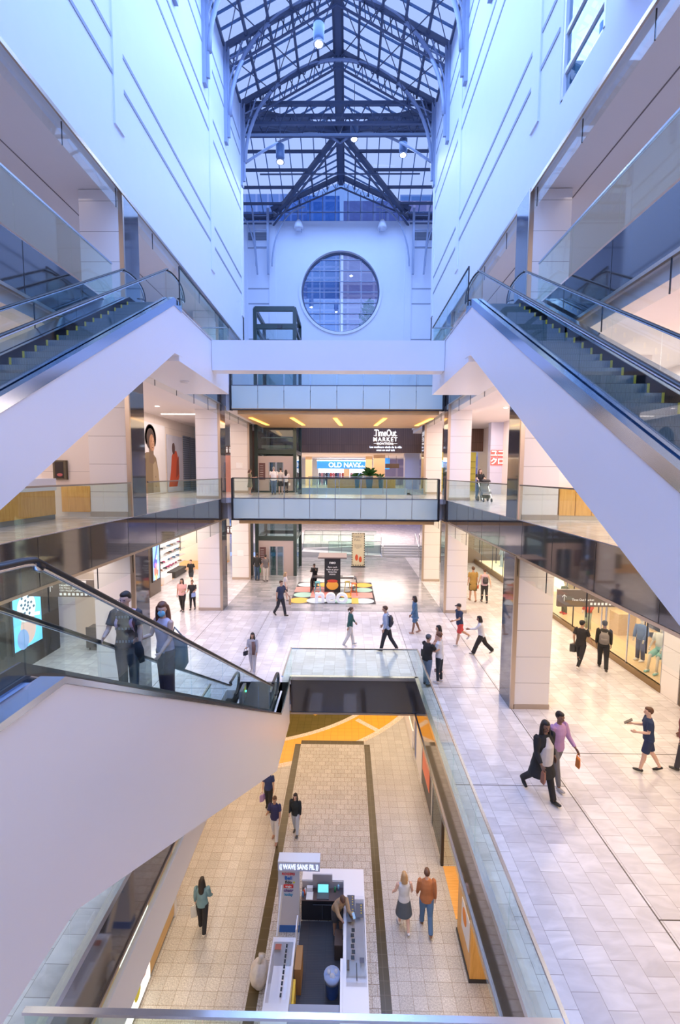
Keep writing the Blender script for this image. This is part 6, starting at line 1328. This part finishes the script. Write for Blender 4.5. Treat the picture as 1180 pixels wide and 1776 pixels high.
MB().tube([(0, 0, -.12), (0, 0, 0), (0, 0, .3), (0, 0, .4)], [(.12, .05), (.2, .08), (.19, .06), (.16, .02)], 14, side=(1, 0, 0)).build('bag_body', mat('slate_cloth', (.16, .22, .25), .8, noise=.1), t, smooth=True)
MB().tube([(-.12, 0, .38), (-.02, .08, .55), (.1, .02, .38)], .012, 6).build('strap', MATS['slate_cloth'], t, smooth=True)
c = P['Hd']((0, .085, -.04)); o = tag(MB().ell((0, 0, 0), (.055, .03, .05), 8).build('face_mask', mat('mask_blue', (.25, .62, .85), .7), smooth=True), 'pale blue face mask on the auburn haired rider', 'mask'); o.location = c; o.rotation_euler = (0, 0, P['rot']+math.radians(40))
# -- main level, left part
P = person('person with long dark hair and light grey jumpsuit walking towards the escalator foot', -3.48, 16.4, 0, 176, 1.55, 'm', 'black', 'long', (.50, .47, .50), 'long', (.56, .53, .56), 'trousers', (.5, .48, .5), ((10, 2), (-8, 14)), ((20, 10, 10), (15, 4, 85)), 0)
tag(MB().tube([P['U']((-.06, .12, 1.40)), P['U']((-.09, .16, 1.1)), P['U']((-.08, .17, .85))], [(.06, .03), (.07, .03), (.05, .02)], 10, side=(1, 0, 0)).build('shawl', mat('shawl_brown', (.22, .12, .10), .9, bump=.6), smooth=True), 'brown shawl hanging from the person in the light grey jumpsuit', 'shawl')
bag('shoulder_bag', 'small black shoulder bag beside the light grey jumpsuit', 'bag', P, 1, .2, .08, .16, (.03, .03, .04), 0, .1)
P = person('person in navy tee with blond cropped hair carrying a kraft paper bag', -3.42, 23.2, 0, -125, 1.93, 'm', 'brown', 'short', (.035, .045, .09), 'tee', (.03, .03, .035), 'trousers', (.03, .03, .03), WALK, ((25, 8, 20), (-15, 8, 15)), 3)
bag('paper_bag', 'brown kraft paper bag carried by the person in the navy tee', 'bag', P, 0, .26, .14, .3, (.45, .28, .15), .3, .06)
person('person in white top and black shorts with fair hair left of the printed floor mat', -3.55, 25.9, 0, -90, 1.74, 'l', 'blond', 'bob', (.62, .58, .58), 'tee', (.03, .03, .035), 'shorts', (.35, .35, .36), ((8, 2), (-14, 12)), HANG, 2)
person('person in dark jacket and jeans waiting at the main level elevator', -6.2, 31.0, 0, 8, 1.95, 'd', 'black', 'short', (.03, .03, .03), 'long', (.05, .09, .16), 'trousers', (.04, .04, .05), STAND, ((5, 9, 30), (5, 9, 30)))
P = person('person in grey tee and pale trousers waiting behind the dark jacket at the elevator', -5.55, 30.7, 0, 35, 1.88, 'm', 'black', 'short', (.13, .12, .13), 'tee', (.50, .47, .44), 'trousers', (.05, .05, .06), STAND, ((10, 8, 30), (4, 9, 12)))
bag('shopping_bag', 'green shopping bag held at the main level elevator', 'bag', P, 0, .24, .1, .3, (.08, .35, .10), 0, .05)
P = person('person in black sitting behind the left desk of the demo stand, hand to the chin', -2.02, 28.95, .013, 170, 1.72, 'm', 'black', 'short', (.018, .018, .02), 'long', (.02, .02, .025), 'trousers', (.02, .02, .02), ((35, 40), (25, 30)), ((40, 5, 95), (50, -5, 60)), 14, 0, 12)
person('person with glossy dark bob, green wrap top and cream trousers striding right', 0.19, 19.16, 0, -78, 1.74, 'm', 'brown', 'pony', (.035, .11, .10), 'long', (.66, .62, .58), 'trousers', (.6, .6, .6), ((14, 4), (-12, 18)), ((24, 10, 12), (-24, 12, 10)), 4)
P = person('person in pale blue shirt and black trousers walking left across the white floor', 1.75, 18.6, 0, 72, 1.98, 'm', 'brown', 'short', (.36, .45, .64), 'long', (.03, .03, .04), 'trousers', (.05, .04, .035), ((15, 3), (-17, 18)), ((-12, 8, 30), (10, 8, 20)), 6)
backpack('black backpack on the person in the pale blue shirt', P, (.03, .035, .05), .32, .46)
person('person in a blue denim tunic with bare legs walking left', 3.27, 20.8, 0, 95, 1.8, 'd', 'black', 'bob', (.08, .17, .30), 'tunic', (.08, .17, .30), 'shorts', (.35, .2, .15), ((10, 2), (-10, 14)), ((20, 8, 10), (-14, 8, 8)), 3)
P = person('person in black v-neck with grey head scarf and jeans at the corner of the opening', 2.9, 15.55, 0, -55, 1.84, 'm', 'black', 'bandana', (.02, .02, .022), 'tee', (.12, .18, .28), 'trousers', (.05, .05, .05), STAND, ((35, 6, 60), (42, 2, 55)), 3, -10, 12, 1.12)
bag('waist_bag', 'dark pouch at the hip of the person in the black v-neck', 'bag', P, 0, .2, .1, .16, (.04, .045, .05), 0, .04)
P = person('person in white tee and black trousers with curly dark red hair, seen from the side', 3.38, 15.75, 0, 62, 1.84, 'l', 'red', 'curly', (.72, .72, .75), 'tee', (.03, .035, .045), 'slim', (.6, .58, .58), STAND, ((14, 8, 75), (22, 8, 80)), 2, 10, 8, 1.08)
bag('handbag', 'big black leather shoulder bag on the person in the white tee', 'bag', P, 0, .42, .16, .28, (.025, .028, .03), .5, .02)
person('person with long black hair and peach top standing behind the white tee', 3.55, 16.7, 0, 95, 1.8, 'm', 'black', 'long', (.62, .38, .30), 'tank', (.55, .48, .46), 'shorts', (.16, .1, .1), STAND, ((20, 6, 60), (8, 6, 20)), 2)
person('person in navy top and red shorts with white black sneakers striding left', 5.01, 19.4, 0, 110, 1.88, 'm', 'brown', 'cap', (.03, .045, .10), 'tee', (.62, .07, .06), 'shorts', (.6, .6, .62), ((14, 2), (-26, 34)), ((30, 8, 50), (-30, 10, 30)), 5)
person('person in loose white blouse and cropped black trousers hurrying left', 5.65, 18.35, 0, 80, 1.72, 'd', 'black', 'bob', (.60, .60, .64), 'long', (.025, .022, .022), 'wide', (.3, .28, .26), ((26, 6), (-26, 20)), ((50, 8, 35), (-20, 10, 20)), 8, 0, 0, 1.1)
P = person('person in ochre shirt with a jacket tied at the waist walking away', 7.5, 26.3, 0, 4, 2.08, 'm', 'brown', 'short', (.38, .24, .07), 'tee', (.12, .09, .03), 'shorts', (.3, .15, .08), ((10, 2), (-8, 12)), HANG, 2, 0, 0, 1.05)
tag(MB().tube([P['U']((0, 0, .98)), P['U']((0, -.02, .8)), P['U']((0, -.03, .6))], [(.18, .13), (.22, .16), (.2, .14)], 16, side=(1, 0, 0)).build('tied_jacket', mat('ochre_cloth', (.36, .23, .07), .9, bump=.7), smooth=True), 'ochre jacket tied around the waist of the strolling person', 'jacket')
P = person('person in pink camisole and black trousers with bag on back, beside the ochre shirt', 8.12, 26.1, 0, -3, 2.0, 'l', 'brown', 'bun', (.55, .40, .48), 'tank', (.035, .035, .04), 'slim', (.05, .04, .04), ((8, 2), (-8, 14)), ((18, 12, 12), (-18, 16, 8)), 1)
backpack('dark striped backpack on the person in the pink camisole', P, (.05, .045, .055), .32, .36)
bag('paper_bag', 'small orange red bag in the hand of the person in the pink camisole', 'bag', P, 0, .18, .1, .2, (.75, .16, .05), 0, .05)
P = person('person in dark clothes half hidden by the middle right column with a yellow bag', 9.4, 35.4, 0, 20, 1.7, 'd', 'black', 'short', (.04, .035, .035), 'long', (.04, .03, .03), 'trousers', (.03, .03, .03), STAND, HANG)
bag('shopping_bag', 'bright yellow bag far back by the right shop windows', 'bag', P, 0, .26, .12, .34, (.85, .68, .04), 0, .05)
P = person('person in black with a wide cap and white sneakers walking right by the shop door', 9.1, 17.1, 0, -48, 1.93, 'm', 'black', 'cap', (.022, .02, .022), 'tee', (.02, .02, .022), 'slim', (.70, .68, .68), ((16, 3), (-22, 22)), ((-16, 10, 40), (20, 10, 20)), 3, -20)
bag('sling_bag', 'black and grey sling bag on the hip of the person with the wide cap', 'bag', P, 0, .34, .16, .32, (.05, .05, .055), 0, .02)
P = person('person in black hooded top with round cap walking away next to the wide cap', 9.95, 17.05, 0, -28, 1.95, 'd', 'black', 'cap', (.022, .022, .024), 'long', (.02, .02, .022), 'trousers', (.04, .035, .03), ((18, 3), (-22, 20)), HANG, 3)
backpack('black and white patterned backpack by the right shop window', P, (.22, .20, .19), .34, .44)
# -- near right
P = person('person with long black hair, open black coat and white blouse walking to the viewer', 4.58, 10.0, 0, -158, 1.93, 'd', 'black', 'long', (.02, .02, .022), 'coat', (.022, .022, .025), 'trousers', (.02, .018, .018), ((18, 2), (-20, 24)), ((-10, 12, 25), (14, 14, 30)), 3, -14, 0, 1.28, inner=(.66, .62, .60))
bag('handbag', 'brown handbag in the hand of the person in the open black coat', 'bag', P, 1, .22, .12, .26, (.30, .12, .07), .2, .02)
P = person('person in lilac blouse with short dark hair walking just behind the black coat', 5.12, 10.45, 0, -158, 1.88, 'd', 'black', 'short', (.50, .30, .52), 'long', (.20, .19, .20), 'slim', (.42, .40, .42), ((-14, 20), (14, 3)), ((16, 10, 30), (-14, 10, 20)), 3)
bag('handbag', 'orange and black handbag of the person in the lilac blouse', 'bag', P, 0, .26, .12, .22, (.72, .22, .03), .2, .12)
P = person('young person in navy tee and shorts with black sneakers, holding a dark tablet', 7.68, 11.0, 0, 68, 1.70, 'l', 'brown', 'short', (.025, .045, .11), 'tee', (.025, .04, .10), 'shorts', (.02, .02, .022), ((12, 2), (-14, 16)), ((8, 6, 75), (16, 8, 70)), 2)
phone('dark tablet held by the young person in navy', P, 1, (.05, .03, .03), 1.6)
P = person('person in maroon hooded top cut by the right edge of the photo', 8.62, 11.05, 0, 60, 1.72, 'm', 'brown', 'bob', (.20, .06, .07), 'long', (.05, .05, .07), 'trousers', (.05, .05, .05), ((10, 2), (-10, 12)), HANG, 2)
# -- left corridor
person('person with long black hair in pale pink tee and black leggings by the left column', -8.82, 23.75, 0, 176, 1.82, 'm', 'black', 'long', (.72, .42, .40), 'tee', (.025, .025, .03), 'slim', (.12, .12, .13), ((8, 3), (-6, 8)), ((18, 8, 70), (0, 9, 8)), 0, 0, 0, 1.15)
P = person('person in black tee and leggings walking beside the pink tee', -8.38, 24.1, 0, 184, 1.66, 'm', 'brown', 'bun', (.03, .03, .032), 'tee', (.02, .02, .025), 'slim', (.05, .05, .05), ((-6, 8), (8, 3)), ((20, 8, 70), (22, 8, 60)), 2)
bag('shopping_bag', 'blue and lilac bag held by the person in black tee and leggings', 'bag', P, 0, .26, .08, .22, (.30, .40, .72), 0, .05)
person('person in black tee and shorts striding out of the shoe shop', -10.35, 29.6, 0, 172, 1.72, 'l', 'brown', 'short', (.02, .02, .022), 'tee', (.04, .045, .055), 'shorts', (.05, .05, .05), ((14, 4), (-14, 20)), ((-16, 10, 20), (20, 8, 70)), 2)
# -- middle level
person('person in patterned olive dress leaning against the far left column', -6.12, 28.6, L1, -80, 1.62, 'm', 'brown', 'bob', (.16, .15, .09), 'dress', (.2, .2, .1), 'none', (.45, .3, .2), ((2, 3), (10, 26)), ((25, 6, 70), (14, 8, 80)), 0, 0, 20)
person('person in white tee and jeans with cropped grey hair facing the elevator doors', -4.68, 29.0, L1, 4, 1.78, 'l', 'grey', 'short', (.78, .76, .74), 'tee', (.10, .16, .25), 'trousers', (.15, .12, .1), STAND, HANG, 0, 0, 0, 1.18)
person('person in pale tee and long dark shorts between two others at the elevator doors', -4.28, 29.35, L1, 10, 1.72, 'l', 'black', 'short', (.66, .62, .58), 'tee', (.05, .045, .035), 'shorts', (.3, .2, .15), STAND, ((12, 8, 60), (4, 8, 20)), 0, 0, 0, 1.05)
P = person('person with long dark hair and black trousers, rightmost of those at the elevator doors', -3.92, 29.2, L1, 2, 1.6, 'm', 'black', 'long', (.68, .62, .60), 'tee', (.03, .025, .025), 'slim', (.5, .48, .46), STAND, HANG)
bag('handbag', 'small white bag hanging beside the long dark hair at the elevator', 'bag', P, 1, .16, .08, .16, (.75, .72, .70), 0, -.0)
P = person('person in black top and blue jeans pushing a stroller on the middle level', 7.02, 24.0, L1, 180, 1.68, 'l', 'brown', 'long', (.02, .02, .022), 'tee', (.12, .20, .32), 'trousers', (.05, .05, .05), ((10, 3), (-10, 14)), ((38, 6, 40), (38, 6, 40)), 4)
t = thing('stroller', 'dark baby stroller with grey seat pushed on the middle level', 'stroller', (7.05, 23.05, L1), PI)
MB().box(-.22, .22, -.25, .3, .42, .5).tube([(0, -.2, .5), (0, -.26, .8), (0, -.2, 1.0)], [(.2, .05), (.21, .05), (.18, .05)], 12, side=(1, 0, 0)).build('seat', mat('stroller_grey', (.30, .31, .33), .8), t)
MB().tube([(0, -.25, .8), (0, -.22, 1.02), (0, 0, 1.1), (0, .2, 1.02)], [(.22, .03), (.23, .05), (.23, .04), (.2, .02)], 14, side=(1, 0, 0)).build('hood', mat('stroller_black', (.02, .02, .022), .8), t, smooth=True)
MB().box(-.18, .18, -.2, .2, .18, .34).build('basket', MATS['stroller_black'], t)
m = MB()
for s in (-1, 1): m.bar((s*.24, -.38, .14), (s*.23, .1, .6), .03).bar((s*.24, .4, .1), (s*.23, -.1, .55), .03).bar((s*.23, -.1, .55), (s*.22, -.5, 1.0), .03)
m.bar((-.22, -.5, 1.0), (.22, -.5, 1.0), .03).build('frame', STEEL, t)
for (a, b, r) in ((-.25, -.38, .14), (.25, -.38, .14), (-.2, .4, .1), (.2, .4, .1)): MB().tube([(a-.02, b, r), (a+.02, b, r)], r, 18).build('wheel', RUBBER, t)
# -- lower level
P = person('bald person in navy tee and black trousers farthest along the lower floor', -3.02, 16.95, LB, 178, 1.72, 'l', 'grey', 'bald', (.03, .05, .17), 'tee', (.03, .03, .035), 'trousers', (.03, .03, .03), ((8, 2), (-8, 10)), HANG, 2)
bag('gift_bag', 'blue and pink striped bag of the bald person in the navy tee', 'bag', P, 1, .26, .12, .28, (.45, .30, .60), 0, .1)
person('person in dark navy top and white trousers stepping over the dark floor band', -2.52, 15.4, LB, 172, 1.74, 'm', 'brown', 'short', (.03, .035, .12), 'tee', (.66, .68, .74), 'trousers', (.35, .2, .15), ((10, 2), (-8, 12)), ((6, 8, 30), (30, 8, 90)), 2)
person('person in black jacket and light jeans with long dark hair on the lower floor', -1.80, 15.7, LB, 165, 1.64, 'l', 'black', 'long', (.018, .025, .028), 'long', (.52, .58, .66), 'trousers', (.05, .05, .05), ((6, 2), (-8, 12)), HANG, 2)
P = person('person with long black hair, teal top and black trousers walking away on the left', -4.12, 12.1, LB, 2, 1.68, 'l', 'black', 'long', (.16, .28, .33), 'long', (.02, .02, .022), 'trousers', (.75, .68, .58), ((8, 3), (-8, 12)), ((4, 9, 10), (8, 9, 40)), 0)
bag('shopping_bag', 'white shopping bag carried by the person in the teal top', 'bag', P, 0, .3, .14, .36, (.70, .70, .68), 0, .02)
person('person in white top with a black and white plaid shirt tied at the hips', 1.78, 12.3, LB, 4, 1.76, 'l', 'blond', 'bob', (.62, .64, .66), 'tank', (.09, .11, .13), 'skirt', (.7, .7, .72), ((12, 3), (-10, 16)), ((10, 16, 30), (10, 16, 30)), 2)
person('person in rust orange shirt and blue jeans walking away on the right', 2.44, 12.3, LB, -2, 1.88, 'l', 'brown', 'short', (.42, .16, .06), 'long', (.10, .20, .36), 'trousers', (.2, .1, .06), ((12, 3), (-12, 16)), ((8, 8, 14), (-8, 8, 14)), 2, 0, 0, 1.08)
P = person('person in tan jacket bent over a phone inside the kiosk', -.18, 12.05, LB+.02, 205, 1.66, 'm', 'brown', 'short', (.40, .27, .15), 'long', (.08, .085, .10), 'shorts', (.04, .05, .06), ((10, 12), (4, 6)), ((48, -2, 60), (46, -4, 62)), 30, 0, 28, 1.05)
phone('phone with a pale blue screen in the hands of the kiosk worker', P, 0, (.35, .6, .85))
person('person whose feet show under the far fascia on the lower floor', 2.75, 25.6, LB, 180, 1.72, 'm', 'black', 'short', (.1, .1, .1), 'tee', (.02, .02, .02), 'trousers', (.03, .03, .03), ((6, 2), (-6, 8)), HANG)
